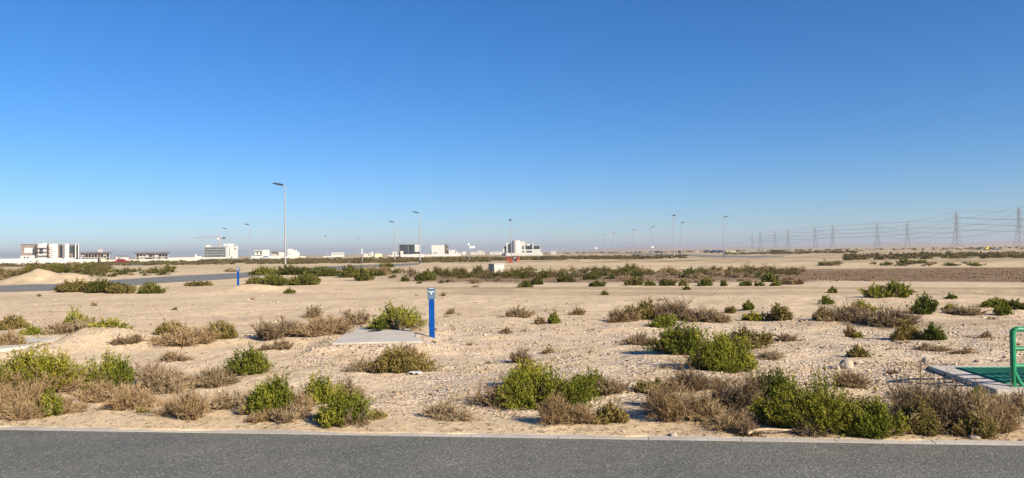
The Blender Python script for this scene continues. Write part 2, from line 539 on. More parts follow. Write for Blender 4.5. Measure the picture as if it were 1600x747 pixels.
strip('far_road', [(940, 394.6, 395.8), (1010, 395.8, 398), (1060, 397.6, 400), (1120, 399, 402), (1180, 400, 402.6), (1225, 400.4, 401.4)],
      M['farasphalt'], 'distant dark asphalt road between the street lamps at the right')

# low hills on the right horizon
def make_hills():
    n = 140; V = []; Fq = []
    for i in range(n):
        px = 760 + i * 11.0
        D = 3400.0
        x = (px - 800) / F_PX * D
        hgt = 4 + 9.0 * float(sstep(820, 1000, px)) + 9 * float(vnoise(px, 0, .012, 31)) + 5 * float(vnoise(px, 3, .05, 32)) + 5 * float(sstep(1370, 1385, px))
        hgt = max(hgt, .5) * float(sstep(760, 860, px))
        V += [(x, D - 260, -.3), (x, D - 110, hgt * .62), (x, D, hgt), (x, D + 300, -.3)]
    for i in range(n - 1):
        for j in range(3):
            a = i * 4 + j
            Fq.append((a, a + 4, a + 5, a + 1))
    o = link('hills', np_mesh('hills', V, Fq), plain('hill_sand', (.34, .24, .17), .95, var=.25, nscale=.01))
    tag(o, 'low sandy ridge along the right horizon', 'hills', kind='structure')
make_hills()

# ------------------------------------------------------------------ plants
def unit(v):
    return v / np.maximum(np.linalg.norm(v, axis=-1, keepdims=True), 1e-9)

def leaf_quads(C, Dv, L, W, rng):
    n = len(C)
    S = unit(np.cross(Dv, unit(rng.normal(size=(n, 3)))))
    L = np.asarray(L).reshape(-1, 1) * np.ones((n, 1)); W = np.asarray(W).reshape(-1, 1) * np.ones((n, 1))
    V = np.stack([C - Dv * L * .5, C + S * W * .5 + Dv * L * .08, C + Dv * L * .5, C - S * W * .5 + Dv * L * .08], 1).reshape(-1, 3)
    Fq = np.arange(4 * n).reshape(-1, 4)
    return V, Fq

def twig_quads(P0, P1, w0, w1, rng):
    n = len(P0)
    Dv = unit(P1 - P0)
    S = unit(np.cross(Dv, unit(rng.normal(size=(n, 3)))))
    V = np.stack([P0 - S * w0 * .5, P0 + S * w0 * .5, P1 + S * w1 * .5, P1 - S * w1 * .5], 1).reshape(-1, 3)
    return V, np.arange(4 * n).reshape(-1, 4)

def gen_leafy(w, d, h, n_leaf, leaf_L, rng, n_lobe=7, spike=.32):
    lob = []
    for i in range(n_lobe):
        a = rng.uniform(0, 2 * math.pi); rd = math.sqrt(rng.uniform(0, 1)) * .39
        if i == 0: rd *= .3
        rl = rng.uniform(.11, .23)
        top = h * rng.uniform(.42, .98) * (1 - 1.6 * rd * rd)
        if i == 0: top = h
        lob.append((rd * math.cos(a) * w, rd * math.sin(a) * d, rl * w, rl * d, top, rng.uniform(0, 1)))
    lob = np.array(lob)
    wt = lob[:, 2] * (lob[:, 3] + lob[:, 4]); wt = wt / wt.sum()
    per = 24
    n_sh = max(30, n_leaf // per)
    li = rng.choice(n_lobe, size=n_sh, p=wt)
    lb = lob[li]
    v = rng.normal(size=(n_sh, 3)); v[:, 2] = np.abs(v[:, 2]) * 1.1 - .25; v = unit(v)
    rs = rng.uniform(.72, 1.05, n_sh)
    sp_ = rng.uniform(size=n_sh) < spike
    rs[sp_] *= rng.uniform(1.05, 1.5, sp_.sum())
    End = np.stack([lb[:, 0] + v[:, 0] * lb[:, 2] * rs, lb[:, 1] + v[:, 1] * lb[:, 3] * rs,
                    lb[:, 4] * (.42 + .56 * v[:, 2] * rs)], 1)
    End[:, 2] = np.maximum(End[:, 2], .02 * h)
    St = np.stack([lb[:, 0] * .45, lb[:, 1] * .45, np.zeros(n_sh)], 1) + rng.normal(size=(n_sh, 3)) * [.03 * w, .03 * d, 0]
    Ct = .5 * (St + End) + np.stack([.10 * (End[:, 0] - St[:, 0]), .10 * (End[:, 1] - St[:, 1]), -.10 * h * np.ones(n_sh)], 1)
    Ct[:, 2] = np.maximum(Ct[:, 2], 0.01)
    si = rng.integers(0, n_sh, n_leaf)
    t = rng.uniform(.42, 1.02, n_leaf) ** .75
    tt = t[:, None]
    P = (1 - tt) ** 2 * St[si] + 2 * tt * (1 - tt) * Ct[si] + tt ** 2 * End[si]
    T = unit(2 * (1 - tt) * (Ct[si] - St[si]) + 2 * tt * (End[si] - Ct[si]))
    P = P + rng.normal(size=P.shape) * leaf_L * .36
    P[:, 2] = np.maximum(P[:, 2], leaf_L * .4)
    Dv = unit(T * .75 + unit(rng.normal(size=P.shape)) * .75 + [0, 0, .25])
    ls = rng.uniform(.65, 1.25, n_leaf)
    V, Fq = leaf_quads(P, Dv, leaf_L * ls, leaf_L * ls * .42, rng)
    sh_t = rng.uniform(size=n_sh)
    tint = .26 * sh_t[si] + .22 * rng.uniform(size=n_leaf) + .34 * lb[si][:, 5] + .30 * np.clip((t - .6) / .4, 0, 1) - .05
    # stems
    k = min(n_sh, 90)
    a0 = St[:k]; a1 = Ct[:k] * .5 + .25 * (St[:k] + End[:k]); a2 = End[:k]
    P0 = np.concatenate([a0, a1]); P1 = np.concatenate([a1, a2])
    ww = np.concatenate([np.full(k, leaf_L * .35), np.full(k, leaf_L * .22)])[:, None]
    V1, F1 = twig_quads(P0, P1, ww, ww * .6, rng)
    V2, F2 = twig_quads(P0, P1, ww, ww * .6, rng)
    Vs = np.concatenate([V1, V2]); Fs = np.concatenate([F1, F2 + len(V1)])
    return (V, Fq, np.clip(tint, 0, 1)), (Vs, Fs, rng.uniform(size=len(Fs)))

def gen_twigs(w, d, h, n, tw, rng, upright=.5, tuft=3, bs=.06):
    ns = max(24, n // 16)
    tc = np.clip(rng.normal(size=(tuft, 2)), -1.7, 1.7) * [.19 * w, .19 * d]
    ti = rng.integers(0, tuft, ns)
    hs = rng.uniform(.38, 1.0, tuft); hs[0] = 1; ttone = rng.uniform(-.18, .18, tuft)
    base = np.concatenate([tc[ti] + rng.normal(size=(ns, 2)) * [bs * w, bs * d], np.zeros((ns, 1))], 1)
    v = rng.normal(size=(ns, 3)); v[:, 2] = np.abs(v[:, 2]) + .15 + upright * rng.uniform(size=ns); v = unit(v)
    ln = rng.uniform(.45, 1.0, ns)
    lg = rng.uniform(size=ns) < .10; ln[lg] *= rng.uniform(1.1, 1.4, lg.sum())
    End = base + v * np.array([.36 * w, .36 * d, h]) * ln[:, None]
    End[:, 2] = v[:, 2] * h * ln * hs[ti]
    End[:, 2] = np.maximum(End[:, 2], .04 * h)
    Mid = .5 * (base + End) + rng.normal(size=(ns, 3)) * .05 * h + np.array([0, 0, .06 * h])
    Mid[:, 2] = np.maximum(Mid[:, 2], .02)
    P0 = np.concatenate([base, Mid]); P1 = np.concatenate([Mid, End])
    ww = np.concatenate([np.full(ns, tw * 1.7), np.full(ns, tw * 1.2)])[:, None]
    Va, Fa = twig_quads(P0, P1, ww, ww * .7, rng)
    Vb, Fb = twig_quads(P0, P1, ww, ww * .7, rng)
    stems = (np.concatenate([Va, Vb]), np.concatenate([Fa, Fb + len(Va)]), rng.uniform(size=len(Fa) * 2) * .6)
    n1 = n
    si = rng.integers(0, ns, n1); t = rng.uniform(.25, 1.0, n1)[:, None]
    S = (1 - t) ** 2 * base[si] + 2 * t * (1 - t) * Mid[si] + t ** 2 * End[si]
    T = unit(End[si] - base[si])
    Dv = unit(T * .8 + unit(rng.normal(size=(n1, 3))) * .75 + [0, 0, .25])
    L = (rng.uniform(.10, .26, n1) * (h * .55 + .12 * w))[:, None]
    E = S + Dv * L
    E[:, 2] = np.maximum(E[:, 2], .01)
    Vt, Ft = twig_quads(S, E, tw, tw * .45, rng)
    tint = .40 * rng.uniform(size=ns)[si] + .42 * rng.uniform(size=n1) + ttone[ti[si]] + .05
    # fine spray at the tips
    n2 = n
    s2 = rng.integers(0, n1, n2)
    S2 = S[s2] + (E[s2] - S[s2]) * rng.uniform(.3, 1, n2)[:, None]
    D2 = unit(Dv[s2] * .6 + unit(rng.normal(size=(n2, 3))) * .9 + [0, 0, .2])
    L2 = L[s2] * rng.uniform(.2, .5, n2)[:, None]
    E2 = S2 + D2 * L2
    E2[:, 2] = np.maximum(E2[:, 2], .01)
    Vu, Fu = twig_quads(S2, E2, tw * .8, tw * .5, rng)
    V = np.concatenate([Vt, Vu]); Fq = np.concatenate([Ft, Fu + len(Vt)])
    tint = np.concatenate([tint, np.clip(tint[s2] + .15, 0, 1)])
    return stems, (V, Fq, np.clip(tint, 0, 1))

LEAFY = set('GKYO')
def build_bush(kind, w, d, h, dist, seed, loc, rz, label, cat, group, density=1.0, wpx=0):
    rng = np.random.default_rng(seed)
    pix = dist / 742.0                                   # one render pixel at this distance
    if kind in LEAFY:
        LL = float(np.clip(2.6 * pix, .026, .16))
        area = w * d * .8 + (w + d) * h * 1.5
        n = int(np.clip(density * 3.0 * area / (LL * LL * .42 * .5), 500, 26000))
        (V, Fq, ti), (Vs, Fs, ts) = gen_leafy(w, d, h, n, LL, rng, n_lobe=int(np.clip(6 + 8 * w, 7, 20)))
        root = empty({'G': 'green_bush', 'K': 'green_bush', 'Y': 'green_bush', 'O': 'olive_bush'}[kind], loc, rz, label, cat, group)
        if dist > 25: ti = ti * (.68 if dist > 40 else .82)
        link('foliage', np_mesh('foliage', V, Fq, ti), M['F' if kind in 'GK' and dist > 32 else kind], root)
        link('stems', np_mesh('stems', Vs, Fs, ts), M['stem'], root)
        if wpx > 64:
            tw = float(np.clip(.42 * pix, .0042, .03))
            _, tg = gen_twigs(w * 1.12, d * 1.1, h * .55, int(np.clip(w * d * 2600 * (.0042 / tw), 600, 2600)), tw, rng, tuft=1, bs=.11)
            link('dead_twigs', np_mesh('dead_twigs', *tg), M['R' if seed % 2 else 'D'], root)
    else:
        tw = float(np.clip(.42 * pix, .0042, .045))
        area = w * d * .8 + (w + d) * h * 1.5
        n = int(np.clip(density * 1.35 * area / (tw * .16 * (h * .55 + .12 * w)), 250, 14000))
        st, tg = gen_twigs(w, d, h, n, tw, rng, tuft=int(np.clip(2 + 3 * w, 2, 9)))
        root = empty('dry_bush', loc, rz, label, cat, group)
        link('stems', np_mesh('stems', *st), M[kind], root)
        link('twigs', np_mesh('twigs', *tg), M[kind], root)
    return root

GB, DB = 'green bushes on the sand', 'dry bushes on the sand'
BUSHES = [
 # px, py(base), width, height, kind, label
 (58, 618, 180, 88, 'Y', 'large yellow-green bush cut by the left picture edge'),
 (72, 652, 62, 46, 'G', 'small green bush growing inside the dry brush at the left road edge'),
 (22, 658, 125, 66, 'D', 'tan dry brush nearest the road at the left picture edge'),
 (168, 614, 84, 68, 'G', 'upright green bush with a pointed top, next to the left edge bush'),
 (160, 632, 118, 38, 'D', 'low tan brush below the upright pointed green bush'),
 (238, 618, 100, 44, 'R', 'grey-brown brush right of the upright pointed green bush'),
 (318, 606, 110, 36, 'R', 'grey-brown brush between two greens, left of the lone rounded bush'),
 (296, 657, 108, 58, 'D', 'pale tan tumbleweed-like bush near the road, left third of the picture'),
 (386, 587, 82, 49, 'G', 'lone rounded bright green bush on bare sand left of the concrete slab'),
 (388, 648, 60, 40, 'R', 'brown dry brush at the left foot of the green bush near the road'),
 (432, 648, 98, 64, 'G', 'green bush near the road with dry brush on both its sides'),
 (470, 648, 60, 40, 'D', 'tan dry brush between the two green bushes near the road'),
 (500, 634, 60, 52, 'G', 'taller green sprigs behind the brightest green bush at the roadside'),
 (530, 668, 86, 70, 'G', 'brightest green bush right at the kerb, left of the blue post'),
 (548, 628, 46, 42, 'R', 'thin brown dry stalks rising behind the bright green kerb bush'),
 (590, 656, 38, 20, 'O', 'small olive tuft right of the bright green kerb bush'),
 (698, 657, 106, 34, 'R', 'low grey-brown brush on sand near the kerb, below the blue post'),
 (616, 584, 130, 47, 'O', 'wide tan-olive bush in front of the concrete slab'),
 (640, 572, 70, 38, 'D', 'tan dry stalks behind the wide tan-olive bush by the slab'),
 (822, 569, 56, 25, 'R', 'dry brown bush just behind the large green bush at the centre'),
 (852, 642, 185, 76, 'G', 'large green bush near the road at the centre of the picture'),
 (826, 612, 84, 50, 'Y', 'yellow-green top clump at the back left of the large centre bush'),
 (926, 616, 70, 40, 'K', 'dark green clump at the right shoulder of the large centre bush'),
 (882, 668, 92, 62, 'D', 'pale dry stalks in front of the large green centre bush'),
 (952, 663, 78, 36, 'O', 'olive and straw tuft right of the pale stalks at the centre'),
 (968, 616, 70, 32, 'R', 'grey dry brush right of the large green centre bush'),
 (1020, 617, 62, 28, 'O', 'pale olive tuft between grey brush and tan brush, right of centre'),
 (1078, 660, 112, 76, 'D', 'tan wispy bush near the kerb, left of the largest yellow-green bush'),
 (1152, 646, 110, 74, 'R', 'brown wispy brush against the left side of the largest yellow-green bush'),
 (1060, 556, 108, 60, 'K', 'dense dark green bush in the middle distance right of centre'),
 (1130, 582, 122, 72, 'G', 'bright green bush with a white plastic bag caught in it'),
 (1165, 545, 80, 38, 'O', 'olive brush behind the bush holding the white plastic bag'),
 (1000, 540, 42, 28, 'R', 'small brown dry bush left of the dense dark green bush'),
 (1205, 640, 110, 70, 'K', 'dark green bush behind the largest yellow-green bush'),
 (1222, 672, 100, 76, 'Y', 'yellow-green left clump of the largest roadside bush'),
 (1298, 680, 210, 100, 'Y', 'largest yellow-green bush, at the roadside right of centre'),
 (1368, 687, 100, 66, 'G', 'bright green right clump of the largest roadside bush'),
 (1268, 682, 60, 34, 'R', 'bare brown twigs at the foot of the largest roadside bush'),
 (1185, 682, 64, 32, 'R', 'grey bare twigs beside the fallen pale branch at the kerb'),
 (1330, 606, 82, 32, 'R', 'dry brown bush behind the largest roadside bush, below the pale boulder'),
 (1440, 682, 84, 62, 'O', 'dark olive bush at the kerb right of the largest roadside bush'),
 (1484, 676, 180, 92, 'R', 'big dark brown dry bush in front of the green grating slab'),
 (1520, 686, 80, 46, 'O', 'olive sprigs at the kerb in front of the big dark brown bush'),
 (1566, 684, 110, 84, 'D', 'tan dry bush at the right picture edge below the green railing'),
 (1528, 630, 60, 26, 'G', 'green sprigs directly below the corner of the grating slab'),
 (108, 648, 86, 34, 'D', 'thin tan brush between the left roadside brush and the pointed bush'),
 (222, 640, 96, 40, 'D', 'tan brush left of the pale tumbleweed-like bush'),
 (268, 606, 120, 42, 'R', 'long grey-brown brush bank behind the pale tumbleweed-like bush'),
 (352, 640, 66, 34, 'R', 'thin brown brush right of the pale tumbleweed-like bush'),
 (408, 662, 60, 26, 'D', 'low straw brush at the kerb below the roadside green bush'),
 (460, 660, 60, 32, 'R', 'brown stalks at the left foot of the bright green kerb bush'),
 (1110, 612, 110, 36, 'R', 'grey brush behind the tan wispy bush right of centre'),
 (1040, 640, 70, 40, 'D', 'sparse tan stalks left of the tan wispy bush right of centre'),
 (1130, 676, 100, 36, 'D', 'low straw brush at the kerb left of the fallen branch'),
 (1416, 650, 80, 46, 'R', 'brown brush between the largest roadside bush and the grating slab'),
 (1590, 650, 90, 50, 'R', 'brown brush at the right picture edge just below the railing foot'),
 # middle distance, left
 (345, 530, 60, 34, 'O', 'straw-olive domed bush left of the slab, right one of a joined pair'),
 (288, 544, 108, 40, 'D', 'wide brown dry bush left of the straw-olive domed bush'),
 (262, 528, 70, 24, 'O', 'rusty olive growth on top of the wide brown dry bush'),
 (275, 566, 56, 20, 'R', 'low dry tuft below the wide brown dry bush'),
 (433, 530, 70, 38, 'R', 'grey dry bush with bare round crown left of the slab'),
 (430, 548, 50, 16, 'R', 'low brown tuft just below the grey round-crowned bush'),
 (486, 497, 46, 22, 'R', 'small bare bush alone on smooth sand, behind the slab at left'),
 (505, 526, 120, 34, 'D', 'long low tan brush leading up to the left side of the slab'),
 (556, 508, 40, 30, 'R', 'thin dry stalks left of the olive-green bush behind the slab'),
 (620, 517, 100, 42, 'G', 'olive-green bush behind the concrete slab, left of the blue post'),
 (120, 524, 66, 42, 'G', 'tall green bush at left beyond the rocky mound'),
 (108, 527, 90, 32, 'R', 'grey leafless brush in front of the tall green bush at left'),
 (172, 526, 66, 28, 'G', 'light green bush right of the tall green bush at left'),
 (52, 525, 40, 16, 'G', 'small low green bush left of the grey leafless brush'),
 (16, 516, 62, 24, 'O', 'olive bush at the left picture edge behind the small slab'),
 (8, 545, 62, 32, 'D', 'pinkish tan brush at the left picture edge below the olive bush'),
 (147, 478, 12, 9, 'D', 'tiny tan tuft alone on the smooth sand at left'),
 (225, 645, 20, 16, 'O', 'tiny olive tuft on roadside sand at left'),
 (205, 540, 60, 18, 'R', 'low brown brush on the right end of the rocky mound at left'),
 # middle distance, centre
 (805, 497, 50, 20, 'R', 'lone brown dry bush on gravel right of the blue post'),
 (706, 491, 20, 12, 'R', 'tiny wispy dry tuft just right of the blue post'),
 (866, 506, 28, 19, 'G', 'small fresh green sprout on bare gravel at the centre'),
 (842, 507, 28, 16, 'R', 'thin bare twigs left of the small fresh green sprout'),
 (905, 493, 28, 14, 'D', 'small straw tuft right of the small fresh green sprout'),
 (791, 522, 22, 14, 'R', 'tiny brown tuft below the lone brown bush on gravel'),
 (860, 552, 26, 14, 'D', 'tiny sparse straw tuft behind the right part of the large centre bush'),
 (972, 505, 52, 26, 'D', 'straw-coloured drooping clump at the left end of the long brown brush'),
 (998, 500, 64, 34, 'O', 'olive-brown bush behind the drooping straw clump'),
 (1056, 503, 100, 36, 'R', 'long grey-brown brush behind the dense dark green bush'),
 (1036, 513, 62, 22, 'G', 'green low growth in front of the long grey-brown brush'),
 (1112, 505, 62, 28, 'R', 'right end of the long grey-brown brush'),
 (1172, 485, 28, 15, 'G', 'small bright green bush behind the olive pair, right of centre'),
 (1142, 490, 26, 10, 'O', 'flat olive tuft left of the small bright green bush'),
 (1214, 502, 48, 29, 'O', 'rounded grey-olive bush, taller one of the olive pair'),
 (1178, 502, 38, 15, 'Y', 'low yellow-olive bush left of the rounded grey-olive bush'),
 (1220, 534, 56, 16, 'R', 'low sparse dry brush below the rounded grey-olive bush'),
 # middle distance, right
 (1289, 476, 28, 15, 'G', 'small green bush alone above the long purple-brown brush'),
 (1302, 458, 15, 9, 'G', 'tiny round green bush on the brown track'),
 (1390, 466, 82, 29, 'G', 'wide dark green bush on pale sand below the brown soil'),
 (1446, 492, 56, 33, 'K', 'dense round green bush right of the wide dark green bush'),
 (1282, 502, 36, 21, 'O', 'olive left end of the long purple-brown brush'),
 (1330, 506, 96, 34, 'R', 'long purple-brown brush at right in the middle distance'),
 (1385, 512, 96, 38, 'R', 'right half of the purple-brown brush, below the wide green bush'),
 (1345, 490, 50, 22, 'Y', 'yellowish leafy clump on top of the purple-brown brush'),
 (1327, 527, 22, 28, 'D', 'upright pinkish dry stalks in front of the purple-brown brush'),
 (1342, 528, 18, 13, 'G', 'small yellow-green sprig beside the upright pinkish stalks'),
 (1418, 532, 50, 34, 'O', 'dark olive bush casting a long shadow left, left half of a pair'),
 (1455, 533, 40, 28, 'K', 'dark green-olive bush, right half of the pair casting a long shadow'),
 (1343, 559, 42, 21, 'O', 'small olive bush above the pale boulder'),
 (1455, 550, 58, 15, 'R', 'low purple-brown brush below the dark olive pair'),
 (1536, 529, 28, 13, 'R', 'tiny brown bush alone on sand, left of the green railing'),
 (1510, 494, 62, 18, 'R', 'low brown brush left of the green bushes at the right edge'),
 (1480, 484, 26, 10, 'G', 'flat green tuft right of the dense round green bush'),
 (1486, 467, 20, 8, 'G', 'tiny flat green tuft higher up, right of the wide dark green bush'),
 (1552, 482, 40, 18, 'G', 'green bush near the right edge, rear one of three'),
 (1563, 494, 36, 22, 'G', 'green bush near the right edge, front one of three'),
 (1590, 484, 36, 20, 'K', 'dark green bush touching the right picture edge'),
 (1200, 562, 60, 16, 'R', 'sparse dry twigs right of the bush holding the plastic bag'),
 (1500, 555, 40, 12, 'D', 'faint straw tuft on gravel left of the green railing'),
 (1395, 585, 30, 10, 'R', 'tiny dry tuft on dark gravel right of the pale boulder'),
 # left far group along the road
 (122, 457, 74, 22, 'O', 'olive bush on the near side of the far road, leftmost of its row'),
 (160, 458, 62, 24, 'G', 'green bush in the row by the far road, second from left'),
 (192, 459, 54, 17, 'O', 'olive bush in the row by the far road, third from left'),
 (240, 459, 52, 18, 'G', 'green bush at the right end of the row by the far road'),
 (310, 447, 50, 8, 'O', 'flat olive tuft just below the far road, left of the small blue post'),
 (400, 445, 46, 14, 'O', 'olive bush right beside the small distant blue post'),
 (428, 447, 64, 20, 'G', 'green bush right of the small distant blue post'),
 (470, 446, 52, 22, 'G', 'green bush second right of the small distant blue post'),
 (453, 459, 18, 9, 'G', 'small green tuft on open sand below the tall left street lamp'),
 (488, 442, 30, 16, 'K', 'dark green bush below and right of the tall left street lamp'),
 (415, 430, 50, 15, 'Y', 'yellow-olive bush left of the foot of the tall left street lamp'),
 (460, 430, 72, 18, 'G', 'green bush at the foot of the tall left street lamp'),
 (508, 432, 60, 18, 'G', 'green bush right of the foot of the tall left street lamp'),
 (360, 425, 30, 7, 'D', 'rusty flat tuft on sand left of the small blue post top'),
 (546, 434, 44, 22, 'G', 'green bush left in the clump below the low cream building'),
 (570, 439, 36, 26, 'G', 'brightest green bush in the clump below the low cream building'),
 (590, 431, 40, 18, 'D', 'reddish dry bush in the clump below the low cream building'),
 (604, 418, 24, 10, 'G', 'green bush beside the dark patch of distant road'),
 (632, 440, 14, 9, 'G', 'tiny green bush left of the rounded green bush above the blue post'),
 (664, 439, 38, 18, 'G', 'rounded green bush just above and left of the blue post'),
 # row before the brown strip
 (820, 449, 28, 11, 'G', 'flat green bush below the white utility box, left one of two'),
 (839, 445, 22, 13, 'G', 'green bush below the white utility box, right one of two'),
 (883, 441, 30, 17, 'K', 'round dark olive bush in the scrub right of the utility box'),
 (921, 437, 26, 11, 'G', 'bright green bush right of the round dark olive bush'),
 (935, 448, 24, 12, 'K', 'dark green bush low in front of the bright green one'),
 (992, 446, 36, 14, 'O', 'olive bush at the left end of the row above the brown track'),
 (1015, 447, 18, 11, 'K', 'small dark green bush second in the row above the brown track'),
 (1041, 447, 27, 15, 'K', 'dark round green bush third in the row above the brown track'),
 (1067, 447, 20, 11, 'O', 'small olive bush fourth in the row above the brown track'),
 (1101, 447, 25, 15, 'K', 'largest dark round green bush in the row above the brown track'),
 (1130, 447, 14, 10, 'K', 'small dark green bush right of the largest one in the row'),
 (1167, 447, 18, 8, 'G', 'flat green bush in the row, left one of a small pair'),
 (1187, 447, 18, 7, 'K', 'flat dark bush in the row, right one of a small pair'),
 (1212, 447, 16, 7, 'G', 'flat bright green tuft at the right end of the row'),
 (1203, 441, 30, 14, 'K', 'dark green bush beside brown dry brush at the right end of the row'),
 (1234, 445, 36, 16, 'D', 'rusty dry brush right of the dark green bush at the row end'),
 (944, 461, 9, 6, 'G', 'tiny green tuft alone on pale sand at the centre'),
 (1073, 453, 10, 5, 'G', 'tiny green tuft on the brown track right of centre'),
 (744, 449, 12, 5, 'R', 'tiny dark tuft on sand right of the blue post head'),
]
for i, (px, py, wp, hp, kind, label) in enumerate(BUSHES):
    p = ground(px, py)
    D = p[1]
    w = wp * D / F_PX; h = hp * D / F_PX * 1.02
    d = w * (.55 if wp > 100 else .72)
    loc = (p[0] * (D + .38 * d) / D, D + .38 * d, 0)
    loc = (loc[0], loc[1], float(terrain(loc[0], loc[1])) - .03)
    leafy = kind in LEAFY
    build_bush(kind, w, d, h, D, 100 + i, loc, 0, label, 'bush' if leafy else 'dry bush', GB if leafy else DB, wpx=wp)

def litter():
    rng = np.random.default_rng(33)
    pts = []
    for (px, py, wp, hp, kind, label) in BUSHES:
        p = flat_hit(px, py); D = p[1]
        if D > 24: continue
        w = wp * D / F_PX
        n = int(60 * w * w + 40 * w) + 12
        c = np.array([p[0], D + .3 * w])
        pts.append(c + rng.normal(size=(n, 2)) * [.42 * w + .08, .36 * w + .08])
    n = 900
    s_ = rng.uniform(-9, 9, n)
    pts.append(np.stack([KA[0] + kd[0] * (s_ + 6) + kn[0] * rng.exponential(.35, n), KA[1] + kd[1] * (s_ + 6) + kn[1] * rng.exponential(.35, n)], -1))
    P = np.concatenate(pts)
    P = P[kerb_dist(P[:, 0], P[:, 1]) > .03]
    n = len(P)
    a = rng.uniform(0, 2 * math.pi, n); L_ = rng.uniform(.02, .11, n)
    Q = P + np.stack([np.cos(a), np.sin(a)], -1) * L_[:, None]
    P0 = np.concatenate([P, (terrain(P[:, 0], P[:, 1]) + .006)[:, None]], 1)
    P1 = np.concatenate([Q, (terrain(Q[:, 0], Q[:, 1]) + rng.uniform(.006, .03, n))[:, None]], 1)
    V1, F1 = twig_quads(P0, P1, .006, .003, rng)
    V2, F2 = twig_quads(P0, P1, .006, .003, rng)
    ti = rng.uniform(size=n)
    mat = leafmat('litter_twig', [(0, (.06, .042, .028)), (.5, (.17, .12, .08)), (1, (.40, .31, .21))], trans=0, jitter=0)
    o = link('plant_litter', np_mesh('plant_litter', np.concatenate([V1, V2]), np.concatenate([F1, F2 + len(V1)]), np.concatenate([ti, ti])), mat)
    tag(o, 'fallen dry twigs scattered on the sand around the bushes', 'litter', kind='stuff')
litter()

# prototypes for the many far bushes: single small meshes
PROTO = {}
def proto(kind, k):
    key = (kind, k)
    if key not in PROTO:
        rng = np.random.default_rng(900 + k + 10 * ord(kind))
        if kind in LEAFY:
            (V, Fq, ti), _ = gen_leafy(1, .8, 1, 620, .09, rng, n_lobe=6)
            ti = ti * .62
        else:
            st, (V, Fq, ti) = gen_twigs(1, .8, 1, 420, .028, rng, tuft=4)
        PROTO[key] = np_mesh('far_bush', V, Fq, ti)
        PROTO[key].materials.append(M['F' if kind == 'G' else kind])
    return PROTO[key]

def far_bush(px, py, wp, hp, kind, label, group, rng, name='scrub_bush'):
    p = flat_hit(px, py)
    D = p[1]; w = wp * D / F_PX; h = hp * D / F_PX
    z = float(terrain(p[0], p[1]))
    o = bpy.data.objects.new(name, proto(kind, int(rng.integers(0, 4))))
    COL.objects.link(o)
    o.location = (p[0], p[1] + .3 * w, z - .02); o.rotation_euler = (0, 0, rng.uniform(0, 6.28)); o.scale = (w, w, h)
    tag(o, label, 'bush', group)

def scatter(n, fn, kinds, label, group, seed, w=(18, 34), hr=(.32, .5), name='scrub_bush'):
    rng = np.random.default_rng(seed)
    names = {'G': 'green', 'K': 'dark green', 'Y': 'yellow-green', 'O': 'olive', 'D': 'rusty dry', 'R': 'grey-brown dry'}
    for _ in range(n):
        px, py = fn(rng)
        wp = rng.uniform(*w)
        k = kinds[int(rng.integers(0, len(kinds)))]
        far_bush(px, py, wp, wp * rng.uniform(*hr), k, label.replace('KIND', names[k]), group + ' (' + names[k] + ')', rng, name)

scatter(66, lambda r: (lambda x: (x, r.uniform(419, 427) + max(0, (60 - x)) * .14 + r.uniform(0, 4)))(r.uniform(-80, 170)), 'OOYGD', 'KIND bush in the thick scrub behind the sand heap at left', 'scrub behind the sand heap', 1, (22, 46), (.28, .42))
scatter(32, lambda r: (lambda x: (x, r.uniform(424, 434) - .02 * (x - 150)))(r.uniform(120, 265)), 'OGGYD', 'KIND bush in the scrub between the far road and the red car', 'scrub behind the far road', 2, (18, 34), (.28, .42))
scatter(28, lambda r: (r.uniform(500, 710), r.uniform(426, 436)), 'OGDGR', 'KIND bush in the scrub clump above the blue post', 'scrub above the blue post', 3, (20, 40), (.34, .5))
scatter(60, lambda r: (r.uniform(690, 1010), r.uniform(423, 437)), 'OGKGDRO', 'KIND bush in the scrub belt around the white utility box', 'scrub around the utility box', 4, (20, 38), (.30, .46))
scatter(58, lambda r: (r.uniform(980, 1260), r.uniform(423, 436)), 'OGKDRRDY', 'KIND bush in the scrub belt below the right street lamps', 'scrub below the right lamps', 5, (20, 38), (.30, .46))
scatter(18, lambda r: (r.uniform(650, 1250), r.uniform(438, 444)), 'RDRO', 'KIND bush on the stony ground in front of the scrub belt', 'scrub on the stony ground', 6, (14, 28), (.25, .4))
scatter(34, lambda r: (r.uniform(1290, 1680), r.uniform(412, 416.5)), 'OKOGRY', 'KIND bush in the long row along the back of the brown soil', 'row behind the brown soil', 7, (16, 36), (.22, .34))

scatter(46, lambda r: (r.uniform(-40, 1640), r.uniform(462, 575)), 'RDRDO', 'tiny KIND tuft on the open stony sand', 'tiny tufts on the open sand', 8, (7, 20), (.3, .6), 'dry_tuft')

